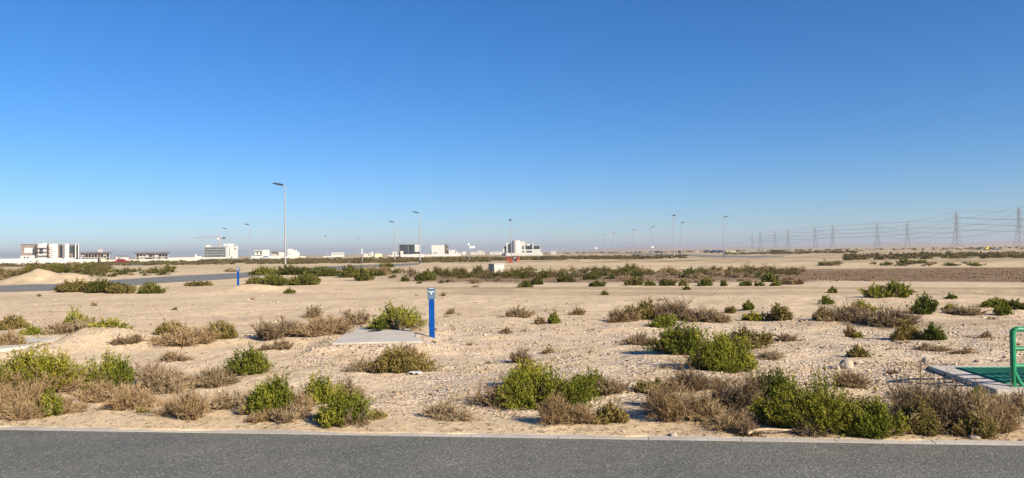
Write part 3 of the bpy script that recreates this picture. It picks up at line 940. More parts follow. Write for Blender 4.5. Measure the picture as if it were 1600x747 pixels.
# distant scrub that reads as one mass
def scrub_mass():
    rng = np.random.default_rng(77)
    bands = [(-80, 460, 409.5, 415.5, 420), (440, 760, 404.8, 411.5, 420), (640, 1000, 402.5, 407.0, 380), (985, 1075, 400.5, 405.0, 40),
             (1130, 1340, 394.6, 397.0, 150), (1320, 1700, 396.5, 402.5, 200), (180, 640, 404.5, 408.5, 150),
             (880, 1260, 392.5, 394.6, 110), (1220, 1700, 387.5, 391.5, 110), (1310, 1690, 402.8, 405, 50), (690, 1240, 426.5, 434, 75), (-60, 150, 420, 432, 40)]
    Vs = []; Fs = []; Ts = []; off = 0
    for (x0, x1, t0, t1, n) in bands:
        for _ in range(n):
            px = rng.uniform(x0, x1)
            slope = -.0143 * (px - (x0 + x1) / 2) * .8
            py = rng.uniform(t0, t1) + slope
            if py < y_h(px) + 1.6: continue
            p = flat_hit(px, py); D = p[1]
            w = rng.uniform(1.0, 3.2) * (1 + D / 600); h = rng.uniform(.28, .75)
            (V, Fq, ti), _ = gen_leafy(w, w * .8, h, 90 if D > 100 else 260, (.26 if D > 100 else .08) + D / 1500, rng, n_lobe=4)
            V = V + p
            Vs.append(V); Fs.append(Fq + off); off += len(V)
            Ts.append(np.clip(ti * .7 + rng.uniform(-.2, .3), 0, 1))
    mat = leafmat('scrub_leaf', [(0, (.05, .042, .016)), (.5, (.125, .10, .04)), (1, (.25, .185, .085))])
    o = link('distant_scrub', np_mesh('distant_scrub', np.concatenate(Vs), np.concatenate(Fs), np.concatenate(Ts)), mat)
    tag(o, 'low olive scrub growing in bands across the plain', 'scrub', kind='stuff')
scrub_mass()

# ------------------------------------------------------------------ stones
ICO_V = None
def ico():
    t = (1 + 5 ** .5) / 2
    V = np.array([(-1, t, 0), (1, t, 0), (-1, -t, 0), (1, -t, 0), (0, -1, t), (0, 1, t), (0, -1, -t), (0, 1, -t), (t, 0, -1), (t, 0, 1), (-t, 0, -1), (-t, 0, 1)], float)
    V /= np.linalg.norm(V[0])
    Fq = np.array([(0, 11, 5), (0, 5, 1), (0, 1, 7), (0, 7, 10), (0, 10, 11), (1, 5, 9), (5, 11, 4), (11, 10, 2), (10, 7, 6), (7, 1, 8), (3, 9, 4), (3, 4, 2), (3, 2, 6), (3, 6, 8), (3, 8, 9), (4, 9, 5), (2, 4, 11), (6, 2, 10), (8, 6, 7), (9, 8, 1)])
    return V, Fq

def pebbles():
    rng = np.random.default_rng(5)
    V0, F0 = ico()
    px = rng.uniform(-120, 1720, 190000); py = rng.uniform(456, 676, 190000)
    # even density on the ground: keep more of the far samples' share small
    pts = []
    for x, y in zip(px, py):
        pts.append(flat_hit(x, y)[:2])
    P = np.array(pts)
    s, g, c = zones(P[:, 0], P[:, 1], None)
    cl = vnoise(P[:, 0], P[:, 1], .9, 41) + .5 * vnoise(P[:, 0], P[:, 1], 2.5, 42)
    extra = np.exp(-(((px - 1400) / 90) ** 2 + ((py - 590) / 22) ** 2)) + np.exp(-(((px - 540) / 90) ** 2 + ((py - 545) / 14) ** 2)) + .7 * np.exp(-(((px - 190) / 70) ** 2 + ((py - 535) / 12) ** 2))
    prob = np.clip(g * (.30 + 1.0 * cl), .012, 1) * .55 + .5 * extra
    keep = (rng.uniform(size=len(P)) < prob) & (kerb_dist(P[:, 0], P[:, 1]) > .08)
    P = P[keep]; n = len(P)
    size = np.clip(rng.lognormal(math.log(.011), .5, n), .005, .045) * np.clip(P[:, 1] / 14, .8, 1.6)
    z = terrain(P[:, 0], P[:, 1])
    S = rng.uniform(.6, 1.3, (n, 12, 1)) * V0[None] * size[:, None, None] * rng.uniform(.6, 1.2, (n, 1, 3)) * np.array([1, 1, .65])
    a = rng.uniform(0, 6.28, n); ca, sa = np.cos(a)[:, None], np.sin(a)[:, None]
    X = S[..., 0] * ca - S[..., 1] * sa; Y = S[..., 0] * sa + S[..., 1] * ca
    V = np.stack([X + P[:, 0, None], Y + P[:, 1, None], S[..., 2] + z[:, None] + size[:, None] * .25], -1).reshape(-1, 3)
    Fq = (F0[None] + (np.arange(n) * 12)[:, None, None]).reshape(-1, 3)
    ti = np.repeat(rng.uniform(size=n) ** .8, 20)
    mat = leafmat('gravel_stone', [(0, (.07, .048, .03)), (.35, (.20, .145, .09)), (.75, (.46, .35, .23)), (1, (.53, .41, .28))], trans=0, jitter=0)
    o = link('gravel', np_mesh('gravel', V, Fq, ti), mat)
    tag(o, 'loose gravel stones scattered over the sand', 'gravel', kind='stuff')
pebbles()

def clods():
    rng = np.random.default_rng(15)
    V0, F0 = ico()
    px = rng.uniform(560, 1760, 42000); py = rng.uniform(419, 446, 42000)
    P = np.array([flat_hit(a, b)[:2] for a, b in zip(px, py)])
    s_, g_, c_ = zones(P[:, 0], P[:, 1], None)
    cl = vnoise(P[:, 0], P[:, 1], .35, 51) + .6 * vnoise(P[:, 0], P[:, 1], 1.2, 52)
    P = P[rng.uniform(size=len(P)) < np.clip(s_, 0, 1) * np.clip(.3 + .9 * cl, .03, .8)]
    n = len(P)
    size = np.clip(rng.lognormal(math.log(.028), .45, n), .012, .075)
    S = rng.uniform(.6, 1.3, (n, 12, 1)) * V0[None] * size[:, None, None] * rng.uniform(.6, 1.3, (n, 1, 3)) * np.array([1.2, 1, .7])
    V = (S + np.stack([P[:, 0], P[:, 1], terrain(P[:, 0], P[:, 1]) + size * .2], -1)[:, None, :]).reshape(-1, 3)
    Fq = (F0[None] + (np.arange(n) * 12)[:, None, None]).reshape(-1, 3)
    mat = leafmat('soil_clod', [(0, (.06, .04, .025)), (.5, (.16, .10, .055)), (.9, (.24, .16, .095)), (1, (.34, .25, .155))], trans=0, jitter=0)
    o = link('soil_clods', np_mesh('soil_clods', V, Fq, np.repeat(rng.uniform(size=n), 20)), mat)
    tag(o, 'turned brown clods of soil on the dark strip', 'soil', kind='stuff')
clods()

def rock(px, py, wp, hp, label, seed, z=None):
    rng = np.random.default_rng(seed)
    p = ground(px, py)
    s = p[1] / F_PX
    import bmesh
    bm = bmesh.new()
    bmesh.ops.create_icosphere(bm, subdivisions=3, radius=1)
    for v in bm.verts:
        c = v.co
        k = 1 + .35 * float(vnoise(c.x * 1.3 + seed, c.y * 1.3 + c.z, 1.1, seed)) + .15 * float(vnoise(c.x * 3 + c.z, c.y * 3, 1.3, seed + 1))
        v.co = Vector((c.x * wp * s * .5 * k, c.y * wp * s * .42 * k, (max(c.z, -.35) * k + .25) * hp * s * .72))
    me = bpy.data.meshes.new('rock'); bm.to_mesh(me); bm.free()
    o = link('rock', me, M['rock'])
    o.location = (p[0], p[1], p[2] if z is None else z); o.rotation_euler = (0, 0, rng.uniform(0, 3))
    return tag(o, label, 'rock', 'loose rocks on the sand')
rock(1322, 575, 23, 15, 'large pale boulder on gravel right of centre', 3)
rock(1306, 577, 14, 8, 'smaller pale rock touching the left side of the large boulder', 4)
rock(190, 529, 9, 6, 'pale rock on top of the rocky mound at left', 5)
rock(1448, 566, 16, 8, 'pale rock left of the grating slab tip', 6)
rock(1528, 566, 12, 5, 'small brown rock behind the green grating', 7)
rock(1052, 686, 14, 7, 'small rock at the kerb below the tan wispy bush', 8)
rock(118, 631, 12, 7, 'pale rock in the dry brush at left near the road', 9)
rock(652, 528, 9, 6, 'small pale rock at the foot of the blue post', 10)
rock(1523, 684, 22, 7, 'flat pale rocks at the kerb near the right corner', 12)

# ------------------------------------------------------------------ slabs, posts, railing
def slab_from(px_pts, z, thick, name, mat, label, cat, group=None):
    pts = [flat_hit(px, py, z) for px, py in px_pts]
    c = np.mean(pts, axis=0)
    root = empty(name, (c[0], c[1], z - thick), 0, label, cat, group)
    b = MB().prism([(p[0] - c[0], p[1] - c[1]) for p in pts], 0, thick)
    o = b.build('slab', mat, root, bevel=.012)
    return root, c
zs = Z1
root, c = slab_from(S1, zs, .30, 'manhole_slab', M['concrete'], 'pale concrete slab with a round manhole beside the blue post', 'concrete slab')
p = flat_hit(586, 517.6, zs)
b = MB().tube((p[0] - c[0], p[1] - c[1], .298), (p[0] - c[0], p[1] - c[1], .306), .19, n=28)
fr = b.build('manhole_frame', M['rawconcrete'], root)
b = MB().tube((p[0] - c[0], p[1] - c[1], .300), (p[0] - c[0], p[1] - c[1], .311), .165, n=28)
b.build('manhole_cover', M['iron'], root)
q = flat_hit(594, 511.5, zs)
o = rock(594, 511, 11, 7, 'pale rock lying on the back edge of the manhole slab', 11)
o.location = (q[0], q[1] - .05, zs - .005)

root, c = slab_from(S3, Z3, .22, 'kerbed_slab', M['concrete'], 'small concrete slab at the left picture edge among brush', 'concrete slab')

# grating slab with railing at the right
zs = Z2
s_pts = S2
pts = [flat_hit(px, py, zs) for px, py in s_pts]
c = np.mean(pts, axis=0)
gs = empty('grating_slab', (c[0], c[1], zs - .18), 0, 'concrete slab with green steel grating at the right edge', 'grating slab')
MB().prism([(q[0] - c[0], q[1] - c[1]) for q in pts], 0, .18).build('slab', M['concrete'], gs, bevel=.01)
gp = [flat_hit(px, py, zs) for px, py in [(1494, 575.5), (1572, 600), (1837, 600.2), (1700, 575.5)]]
gp = [np.array([q[0] - c[0], q[1] - c[1]]) for q in gp]
g = MB()
nb = 19
for i in range(nb):                                      # ridged cover planks
    t0, t1 = i / nb, (i + .94) / nb
    A = [gp[0] + (gp[3] - gp[0]) * t for t in (t0, t1)]; B = [gp[1] + (gp[2] - gp[1]) * t for t in (t0, t1)]
    g.prism([B[0], B[1], A[1], A[0]], .181, .187)
    tm = (i + .5) / nb
    g.tube((*(gp[0] + (gp[3] - gp[0]) * tm), .187), (*(gp[1] + (gp[2] - gp[1]) * tm), .187), .010, n=5)
g.build('grating', M['greengrate'], gs)
g = MB()
for a, b_ in ((0, 1), (1, 2), (2, 3), (3, 0)):
    g.tube((*gp[a], .185), (*gp[b_], .185), .014, n=4)
g.build('grating_frame', M['greengrate'], gs)

pb = flat_hit(1584, 601, zs + .02)
hh = 89 * pb[1] / F_PX
rl = empty('safety_railing', (pb[0], pb[1], zs - .005), math.radians(0), 'bright green tubular railing on the grating slab at the right edge', 'railing')
rr = .036
L2 = 1.7
for x in (0, L2):
    b = MB()
    b.tube((x, 0, .0), (x, 0, hh - .05), rr, n=12)
    b.tube((x, 0, hh - .05), (x + (.012 if x == 0 else -.012), 0, hh - .02), rr, n=12)
    b.build('post', M['greenpaint'], rl)
b = MB()
b.tube((0, 0, hh - .055), (.02, 0, hh - .015), rr, n=12).tube((.02, 0, hh - .015), (.055, 0, hh), rr, n=12).tube((.055, 0, hh), (L2 - .055, 0, hh), rr, n=12)
b.tube((L2 - .055, 0, hh), (L2 - .02, 0, hh - .015), rr, n=12).tube((L2 - .02, 0, hh - .015), (L2, 0, hh - .055), rr, n=12)
b.build('top_rail', M['greenpaint'], rl)
for z in (hh * .66, hh * .36):
    MB().tube((0, 0, z), (L2, 0, z), rr * .85, n=12).build('rail', M['greenpaint'], rl)
MB().tube((0, 0, hh * .27), (.085, -.05, .0), rr * .8, n=10).build('brace', M['greenpaint'], rl)
b = MB()
for x in (0, L2): b.box(x - .07, x + .07, -.07, .07, 0, .012)
b.build('base_plate', M['greenpaint'], rl)

def marker_post(px, py, hp, label, detail=True):
    p = ground(px, py); D = p[1]
    hgt = hp * D / F_PX
    r = empty('marker_post', (p[0], p[1], p[2] - .03), math.radians(4), label, 'marker post', 'blue marker posts')
    k = hgt / 1.26
    b = MB(); b.box(-.068 * k, .068 * k, -.045, .045, 0, hgt * .80)
    b.build('post', M['blue'], r, bevel=.006)
    zb = hgt * .775
    hd = MB()
    hd.prism([(-.098 * k, -.052), (.098 * k, -.052), (.098 * k, .052), (-.098 * k, .052)], zb, hgt)
    hdo = hd.build('plaque_head', M['plaque'], r, bevel=.008)
    s = hgt - zb; f = -.054
    def mark(name, mat, boxes):
        b = MB()
        for x0, x1, z0, z1 in boxes:
            b.box(x0 * k, x1 * k, f - .003, f + .0, zb + z0 * s, zb + z1 * s)
        b.build(name, mat, hdo)
    mark('title_strip', M['plaquewhite'], [(-.05, .05, .89, .95)])
    mark('lettering', M['plaquedark'], [(-.062, -.04, .78, .87), (-.034, -.012, .78, .87), (-.006, .016, .78, .87), (.022, .044, .78, .87), (.05, .064, .78, .87)])
    b = MB()                                            # white tap-like symbol: broad wings over a short stem
    b.profile([(x * k, zb + z * s) for x, z in [(-.075, .72), (-.035, .72), (-.02, .67), (.02, .67), (.035, .72), (.075, .72), (.068, .64), (.018, .56), (.014, .40), (-.014, .40), (-.018, .56), (-.068, .64)]], f - .004, f)
    b.build('white_symbol', M['plaquewhite'], hdo)
    mark('dark_mark', M['cardark'], [(-.062, -.032, .47, .51), (.032, .062, .47, .51)])
    mark('blue_mark', M['plaquemid'], [(-.045, .045, .24, .30), (-.025, .035, .18, .24)])
marker_post(675, 527.5, 79.5, 'blue marker post with a grey plaque head next to the concrete slab')
marker_post(372, 446, 29, 'small distant blue marker post beside the far road at left')

# white plastic bag, scrap, branch
def plastic_bag():
    import bmesh
    p = ground(1136, 576)
    bm = bmesh.new(); bmesh.ops.create_icosphere(bm, subdivisions=3, radius=.1)
    for v in bm.verts:
        c = v.co * 10
        k = 1 + .6 * float(vnoise(c.x * 1.5, c.y * 1.5 + c.z * 1.1, 1.2, 61))
        v.co = Vector((v.co.x * .85 * k, v.co.y * .5 * k, v.co.z * 1.5 * k))
    me = bpy.data.meshes.new('plastic_bag'); bm.to_mesh(me); bm.free()
    o = link('plastic_bag', me, M['plastic'])
    o.location = (p[0] * 1.0, p[1] - .02, .34)
    tag(o, 'white plastic bag caught in the bright green bush right of centre', 'plastic bag')
plastic_bag()
def scrap(px, py, w, label, seed):
    rng = np.random.default_rng(seed)
    p = ground(px, py); n = 7
    V = []; Fq = []
    for i in range(n):
        for j in range(n):
            u, v = i / (n - 1) - .5, j / (n - 1) - .5
            V.append((u * w * (1 + .3 * rng.uniform()), v * w * .8 * (1 + .3 * rng.uniform()), .012 + .03 * rng.uniform()))
    for i in range(n - 1):
        for j in range(n - 1):
            a = i * n + j; Fq.append((a, a + n, a + n + 1, a + 1))
    o = link('plastic_scrap', np_mesh('plastic_scrap', V, Fq), M['plastic'])
    md = o.modifiers.new('thickness', 'SOLIDIFY'); md.thickness = .004
    o.location = (p[0], p[1], p[2])
    tag(o, label, 'litter', 'scraps of white plastic')
scrap(648, 584, .20, 'crumpled white plastic on gravel right of the wide tan-olive bush', 1)
scrap(640, 578, .10, 'small white scrap just behind the crumpled plastic on gravel', 2)
a = ground(1168, 683); c2 = ground(1252, 674)
b = MB(); prev = None
for i in range(9):
    t = i / 8
    q = a + (c2 - a) * t + np.array([0, .03 * math.sin(t * 7), .045 + .015 * math.sin(t * 5)])
    q = q - a
    if prev is not None: b.tube(prev, q, .021 - .013 * (t - .12), .021 - .013 * t, n=8)
    prev = q
o = b.build('fallen_branch', M['wood']); o.location = tuple(a)
tag(o, 'pale fallen branch lying along the kerb under the largest bush', 'branch')

# white utility box
p = flat_hit(775.5, 429.5)
ub = empty('utility_box', (p[0], p[1] + .6, 0), math.radians(33), 'pale square utility cabinet standing in the scrub at the centre', 'utility cabinet')
MB().box(-.55, .55, -.5, .5, 0, .95).build('cabinet', M['cream'], ub, bevel=.02)
MB().box(-.60, .60, -.55, .55, .953, 1.02).build('lid', M['cream'], ub, bevel=.01)
for x in (-.27, .27):
    d_ = MB().box(x - .25, x + .25, -.518, -.503, .08, .88).build('door', M['cream'], ub)
    MB().box(x * .25 - .02, x * .25 + .02, -.535, -.52, .42, .56).build('handle', M['cardark'], d_)

# ------------------------------------------------------------------ street lamps
def lamp_proto(loc, rz, s, label):
    r = empty('street_lamp', loc, rz, label, 'street lamp', 'street lamps on the plain')
    r.scale = (s, s, s)
    MB().tube((0, 0, 0), (0, 0, 6), .135, .11, n=10).tube((0, 0, 6), (0, 0, 11.9), .105, .065, n=10).build('pole', M['steel'], r)
    b = MB().tube((0, 0, -.05), (0, 0, .75), .15, .145, n=10)
    b.box(-.28, .28, -.28, .28, -.05, .06)
    b.build('pole_base', M['basedark'], r)
    MB().tube((0, 0, 11.8), (.55, 0, 12.0), .05, .045, n=8).build('arm', M['steel'], r)
    hd = MB()
    hd.profile([(.30, 11.86), (1.55, 12.14), (1.7, 12.26), (1.55, 12.34), (.4, 12.16), (.22, 12.0)], -.26, .26)
    ho = hd.build('lamp_head', M['lampblack'], r, bevel=.02)
    b = MB(); b.profile([(.72, 11.935), (1.4, 12.087), (1.4, 12.12), (.72, 11.968)], -.18, .18)
    b.build('diffuser', M['cable'], ho)
    return r
LAMPS = [
 # px, top, base, arm direction (deg), label
 (446, 286.5, 421.5, 176, 'tall street lamp nearest of all, left of centre'),
 (656.5, 331, 412, 175, 'street lamp before the dark glass building'),
 (617, 345.5, 409.5, 170, 'street lamp just left of the dark glass building'),
 (799.5, 343.5, 405, 250, 'street lamp in front of the white villa beside orange barriers'),
 (1053, 336, 404, 60, 'tallest street lamp right of centre, head seen end on'),
 (1064.5, 347, 400, 20, 'street lamp close behind the tallest one right of centre'),
 (1131, 338, 401.5, 5, 'street lamp furthest right, beside a round bush'),
 (1018, 354, 399, 15, 'street lamp left of the tallest one right of centre'),
 (988.5, 358.5, 399, 10, 'street lamp by the dark bush right of the small white box'),
 (945, 367, 398.5, 170, 'small distant street lamp right of the small white box'),
 (390.5, 350, 410, 180, 'street lamp behind and left of the tallest left lamp'),
 (355, 356.5, 408.5, 180, 'street lamp over the white end of the office block'),
 (511.5, 368.5, 405.5, 178, 'small street lamp over the low white building left of centre'),
 (562, 372, 404.5, 178, 'small distant street lamp by the low cream building'),
 (890, 379, 397.5, 170, 'tiny distant street lamp right of the white villa'),
 (958, 364, 398, 20, 'thin distant street lamp second right of the small white box'),
]
base_lamp = None
for (px, top, base, ang, label) in LAMPS:
    p = flat_hit(px, base); hgt = (base - top) * p[1] / F_PX
    s = hgt / 12.2
    if base_lamp is None:
        base_lamp = lamp_proto((p[0], p[1], 0), math.radians(ang), s, label)
    else:
        dup(base_lamp, (p[0], p[1], 0), math.radians(ang), (s, s, s), label)

# sign posts
def sign_post(px, base, boards, label):
    p = flat_hit(px, base); k = p[1] / F_PX
    r = empty('sign_post', (p[0], p[1], 0), 0, label, 'road sign', 'white sign posts')
    top = max(z1 for _, _, _, z1 in boards)
    MB().tube((0, 0, 0), (0, 0, top * k), .07, n=8).build('post', M['steel'], r)
    for x0, x1, z0, z1 in boards:
        MB().box(x0 * k, x1 * k, -.12, -.07, z0 * k, z1 * k).build('sign_board', M['sign'], r, bevel=.02)
sign_post(733, 409.5, [(-1.4, 1.2, 26, 29.5), (.2, 9.5, 21.5, 25)], 'white sign post with a small board over a wide board, left of the villa')
sign_post(566, 411.5, [(-1.2, 1.2, 14.5, 17), (-1.2, 1.2, 18, 20), (-1.2, 1.2, 21, 22.5)], 'white post with three small stacked boards before the cream building')
sign_post(1020, 399.5, [(-2.2, -.3, 12, 15), (.1, 1.8, 12, 15)], 'white twin-board sign at the far road right of centre')
sign_post(932, 397.5, [(-1.8, 1.8, 8.5, 11)], 'white round-topped sign on the horizon between the villa and the right lamps')

# orange barriers
def barrier(px, base, col, label):
    p = flat_hit(px, base)
    r = empty('traffic_barrier', (p[0], p[1], 0), random.uniform(-.3, .3), label, 'barrier', 'road barriers below the villa')
    MB().profile([(-.45, 0), (.45, 0), (.38, .3), (.28, .45), (.25, .95), (-.25, .95), (-.28, .45), (-.38, .3)], -.22, .22).build('body', M[col], r, bevel=.03)
    MB().box(-.2, .2, -.24, -.22, .55, .75).build('reflector', M['red'], r)
barrier(793.5, 408.5, 'orange', 'orange plastic barrier left of the lamp foot, first of the line')
barrier(798, 411, 'orange', 'orange plastic barrier standing nearest, at the lamp foot below the villa')
barrier(804.5, 408.5, 'white', 'white plastic barrier between orange ones below the villa')
barrier(809.5, 408.5, 'orange', 'orange plastic barrier at the right end of the line below the villa')

# ------------------------------------------------------------------ vehicles
def car(px, base, mat, heading, label, length=4.6):
    p = flat_hit(px, base)
    r = empty('parked_car', (p[0], p[1], 0), heading, label, 'car', 'cars far out on the plain')
    k = length / 4.6
    MB().profile([(-2.3 * k, .35), (2.3 * k, .35), (2.28 * k, .75), (1.9 * k, .92), (1.0 * k, 1.0), (-1.9 * k, 1.02), (-2.28 * k, .85)], -.9, .9).build('body', M[mat], r, bevel=.06)
    MB().profile([(-1.75 * k, 1.0), (1.0 * k, 1.0), (.35 * k, 1.5), (-1.35 * k, 1.55)], -.8, .8).build('cabin', M[mat], r, bevel=.05)
    MB().profile([(-1.5 * k, 1.05), (.78 * k, 1.05), (.28 * k, 1.42), (-1.25 * k, 1.46)], -.82, .82).build('side_window', M['glass'], r)
    for x in (-1.4 * k, 1.4 * k):
        for y in (-.86, .66):
            MB().tube((x, y, .34), (x, y + .2, .34), .34, n=16).build('wheel', M['tyre'], r)
car(191, 411.2, 'red', math.radians(0), 'red car passing the white boundary wall at left')
car(1030, 396, 'cardark', math.radians(8), 'dark car on the far road, left of the tallest right lamp')
car(1118, 395.6, 'carblue', 0, 'dark blue vehicle left one of two beside the furthest right lamp', 5.4)
car(1127, 395.4, 'carblue', math.radians(5), 'dark blue vehicle right one of two, directly behind the furthest right lamp')
car(1107, 395.3, 'cardark', 0, 'dark car left of the two blue vehicles at right')
car(1063, 396.2, 'cardark', math.radians(70), 'dark car end on beside the lamp behind the tallest one')

# ------------------------------------------------------------------ buildings
class Bld:
    """front elevation in photo pixels, measured from the foot; real depth"""
    def __init__(s, name, px, base, label, cat, dist=None, group='buildings on the horizon'):
        s.px = px; s.base = base
        p = flat_hit(px, base) if dist is None else None
        D = p[1] if dist is None else dist
        s.k = D / F_PX
        x = (px - CX) / F_PX * D
        th = math.atan2(x, D)
        s.kx = s.k * math.cos(th)
        s.root = empty(name, (x, D, 0), -th, label, cat, group)
    def part(s, name, mat, rects, y0=0.0, y1=10.0, parent=None):
        b = MB()
        for x0, x1, t, bt in rects:
            b.box((x0 - s.px) * s.kx, (x1 - s.px) * s.kx, y0, y1, max(0, (s.base - bt) * s.k), (s.base - t) * s.k)
        return b.build(name, mat, parent or s.root)
    def windows(s, rects, mat=None, y=-.08, name='window', y1=.25):
        for q in rects:
            s.part(name, mat or M['glass'], [q], y, y1)

# unfinished villa at the left with its boundary wall
b = Bld('unfinished_villa', 78, 412, 'white two-storey villa shell with brown scaffolding behind the long white wall', 'house')
b.part('block_wing', M['block'], [(33, 58.5, 382, 399)], 0.6, 12)
b.part('base_wall', M['white'], [(32.5, 58.5, 399, 412)], 0.3, 12)
b.part('white_panel', M['white'], [(38.5, 51, 387, 395)], .45, .6)
b.part('front_block', M['white'], [(59, 74.5, 381, 412)], 0, 12)
b.part('parapet', M['white'], [(66, 72, 379.8, 381)], .3, 4)
b.part('middle_block', M['white'], [(76, 90, 381, 412)], .4, 12)
b.part('recess_wall', M['block'], [(90, 122.5, 381.5, 405)], 2.2, 12)
b.part('pier', M['white'], [(97, 100.5, 381, 404), (101.5, 108, 381, 404), (117.5, 119.5, 381, 404), (122.5, 124, 381, 404)], 0, 2.2)
b.part('ground_wall', M['white'], [(90, 118, 403.5, 412)], -.6, 2.2)
b.windows([(61.5, 67, 387.5, 396.5), (38, 40, 400.5, 402.8), (43, 45, 400.5, 402.8), (51.5, 57.5, 388, 396)], y=-.1, y1=.7)
b.windows([(93, 96.5, 384, 397), (93, 96.5, 399, 402), (109, 116.5, 384, 396), (109, 111.5, 399, 402)], y=2.0, y1=2.3)
b.part('door', M['glass'], [(119.8, 122.3, 402, 408)], 1.6, 1.9)
b.part('roof_edge', M['darkslab'], [(33, 58.5, 381.3, 382)], .5, 12)
sc_ = MB()
for x in (74.6, 75.6, 56.5, 99):
    X = (x - 78) * b.kx
    sc_.tube((X, -1.0, 0), (X, -1.0, 31 * b.k), .12, n=5); sc_.tube((X, -.3, 0), (X, -.3, 31 * b.k), .1, n=5)
for y in (387.5, 393.5, 399.5):
    Z = (412 - y) * b.k
    sc_.tube(((56 - 78) * b.kx, -.9, Z), ((83 - 78) * b.kx, -.9, Z), .11, n=5)
    sc_.tube(((56 - 78) * b.kx, -.4, Z), ((79 - 78) * b.kx, -.4, Z), .11, n=5)
sc_.build('scaffolding', M['scaffold'], b.root)

def wall(px0, px1, top, base, mat, label, thick=.3, dist=None, ref=None, y0=0.0):
    bb = Bld('boundary_wall', ref or (px0 + px1) / 2, base, label, 'wall', dist, 'boundary walls on the plain')
    bb.part('wall', mat, [(px0, px1, top, base)], y0, y0 + thick)
    bb.part('coping', mat, [(px0, px1, top - .35, top)], y0 - .06, y0 + thick + .06)
wall(-190, 85, 403.6, 412, M['white'], 'long white boundary wall running out of the picture at left', ref=78, y0=-1.6)
wall(85.5, 154, 406, 412, M['white'], 'lower white wall in front of the right half of the unfinished villa', ref=78, y0=-1.6)
wall(166, 312, 405.2, 408.6, M['cream'], 'long pale wall behind the red car')
wall(262, 320, 402.5, 406, M['white'], 'pale wall leading to the glass office block')
b = Bld('site_cabin', 161, 411, 'pale yellow-green site cabin at the end of the white wall', 'cabin')
b.part('body', M['yellowwall'], [(158, 164.5, 404.5, 411)], 0, 2.2); b.part('roof', M['cream'], [(157.6, 165, 403.9, 404.5)], -.1, 2.3)
b.part('door', M['darkslab'], [(154.5, 157.5, 406.5, 411)], .2, 1.6)

# concrete frames under construction
def frame_building(px0, px1, top, base, label, fills, props=True):
    bb = Bld('concrete_frame', (px0 + px1) / 2, base, label, 'building')
    bb.part('roof_slab', M['darkslab'], [(px0, px1, top, top + 1.6)], -.8, 11)
    bb.part('floor_slab', M['rawconcrete'], [(px0 + 3, px1 - 3, (top + base) / 2 + .5, (top + base) / 2 + 1.3)], 0, 10)
    n = int((px1 - px0) / 5)
    for i in range(n):
        x = px0 + 3.5 + i * (px1 - px0 - 7) / (n - 1)
        bb.part('column', M['rawconcrete'], [(x - .45, x + .45, top + 1.6, base)], .2, .8)
    bb.part('rear_wall', M['block'], [(px0 + 4, px1 - 4, top + 2, base)], 7, 7.3)
    for mat, q in fills:
        bb.part('infill_wall', M[mat], [q], .9, 1.2)
    if props:
        for i in range(int((px1 - px0) / 2.6)):
            x = px0 + 1 + i * 2.6
            bb.part('rebar', M['scaffold'], [(x, x + .3, top - .9 - .8 * random.random(), top)], 1.0 + 3 * random.random(), 4.2)
    return bb
b = frame_building(124.5, 174.5, 394.2, 409, 'low unfinished concrete frame right of the white villa shell', [('cream', (126, 131, 396, 400)), ('white', (125, 152, 402, 408)), ('orange', (152.5, 154.5, 396, 400.5)), ('cream', (143, 145, 396, 399)), ('cream', (162, 166, 396.5, 400)), ('white', (155, 161, 402, 408))])
b.part('formwork', M['rawconcrete'], [(153, 161, 389.5, 394)], 2, 5)
frame_building(209, 266, 394.5, 407.5, 'open concrete frame with dark roof slab left of the glass office', [('white', (216, 226, 400, 405)), ('white', (240, 247, 397, 406)), ('cream', (228, 232, 397, 403)), ('white', (250, 258, 401, 406)), ('cream', (221, 226, 396.5, 399))])
b = Bld('small_building', 190, 406, 'tiny distant dark frame between the two concrete frames', 'building')
b.part('roof_slab', M['darkslab'], [(180, 201, 399.5, 400.8)], 0, 8)
b.part('column', M['rawconcrete'], [(x, x + .8, 400.8, 406) for x in (181, 186, 191, 196, 200)], 0, 1)
b.part('infill_wall', M['cream'], [(180.5, 184, 401, 405), (188, 200, 402.5, 406)], .3, 1)

# glass office block
b = Bld('office_block', 345, 404, 'four-storey office block with green glass front and white right half', 'office building')
b.part('core', M['rawconcrete'], [(320, 352, 386.2, 403)], .3, 14)
for i, (t, bt) in enumerate([(386.5, 389.6), (390.4, 393.6), (394.4, 397.4), (398.2, 401.6)]):
    for j in range(8):
        x0 = 320.3 + j * 3.95
        b.part('window', M['greenglass'], [(x0, x0 + 3.5, t, bt)], 0, .3)
b.part('floor_band', M['rawconcrete'], [(319.6, 352.3, y, y + .55) for y in (385.9, 389.7, 393.7, 397.5, 401.7)], -.2, .28)
b.part('white_wing', M['white'], [(352.5, 371.5, 384.5, 404)], -.8, 15)
b.part('stair_tower', M['white'], [(349, 366, 381, 384.5)], 1, 10)
b.part('plant_room', M['white'], [(322, 329.5, 383, 386.1)], 2, 8)
b.part('base_wall', M['cream'], [(318, 352.4, 401.8, 404)], -1.2, -.3)
b.windows([(353.8, 356.5, 384.9, 385.8), (366.3, 369, 388, 389.8), (365.5, 367.5, 384.9, 386), (358.4, 359.2, 387, 401), (361, 363, 401, 403.5), (366, 367.2, 392, 393), (366, 367.2, 396, 397)], y=-.95, y1=-.6)
b = Bld('low_annex', 311, 404.5, 'low white annex at the left foot of the glass office block', 'building')
b.part('wall', M['white'], [(304, 318, 400.3, 404.5)], 0, 8); b.part('tower', M['white'], [(304.5, 307.5, 397.4, 400.3)], 1, 4)
b.windows([(310, 312, 401.5, 403), (314, 316, 401.5, 403)])

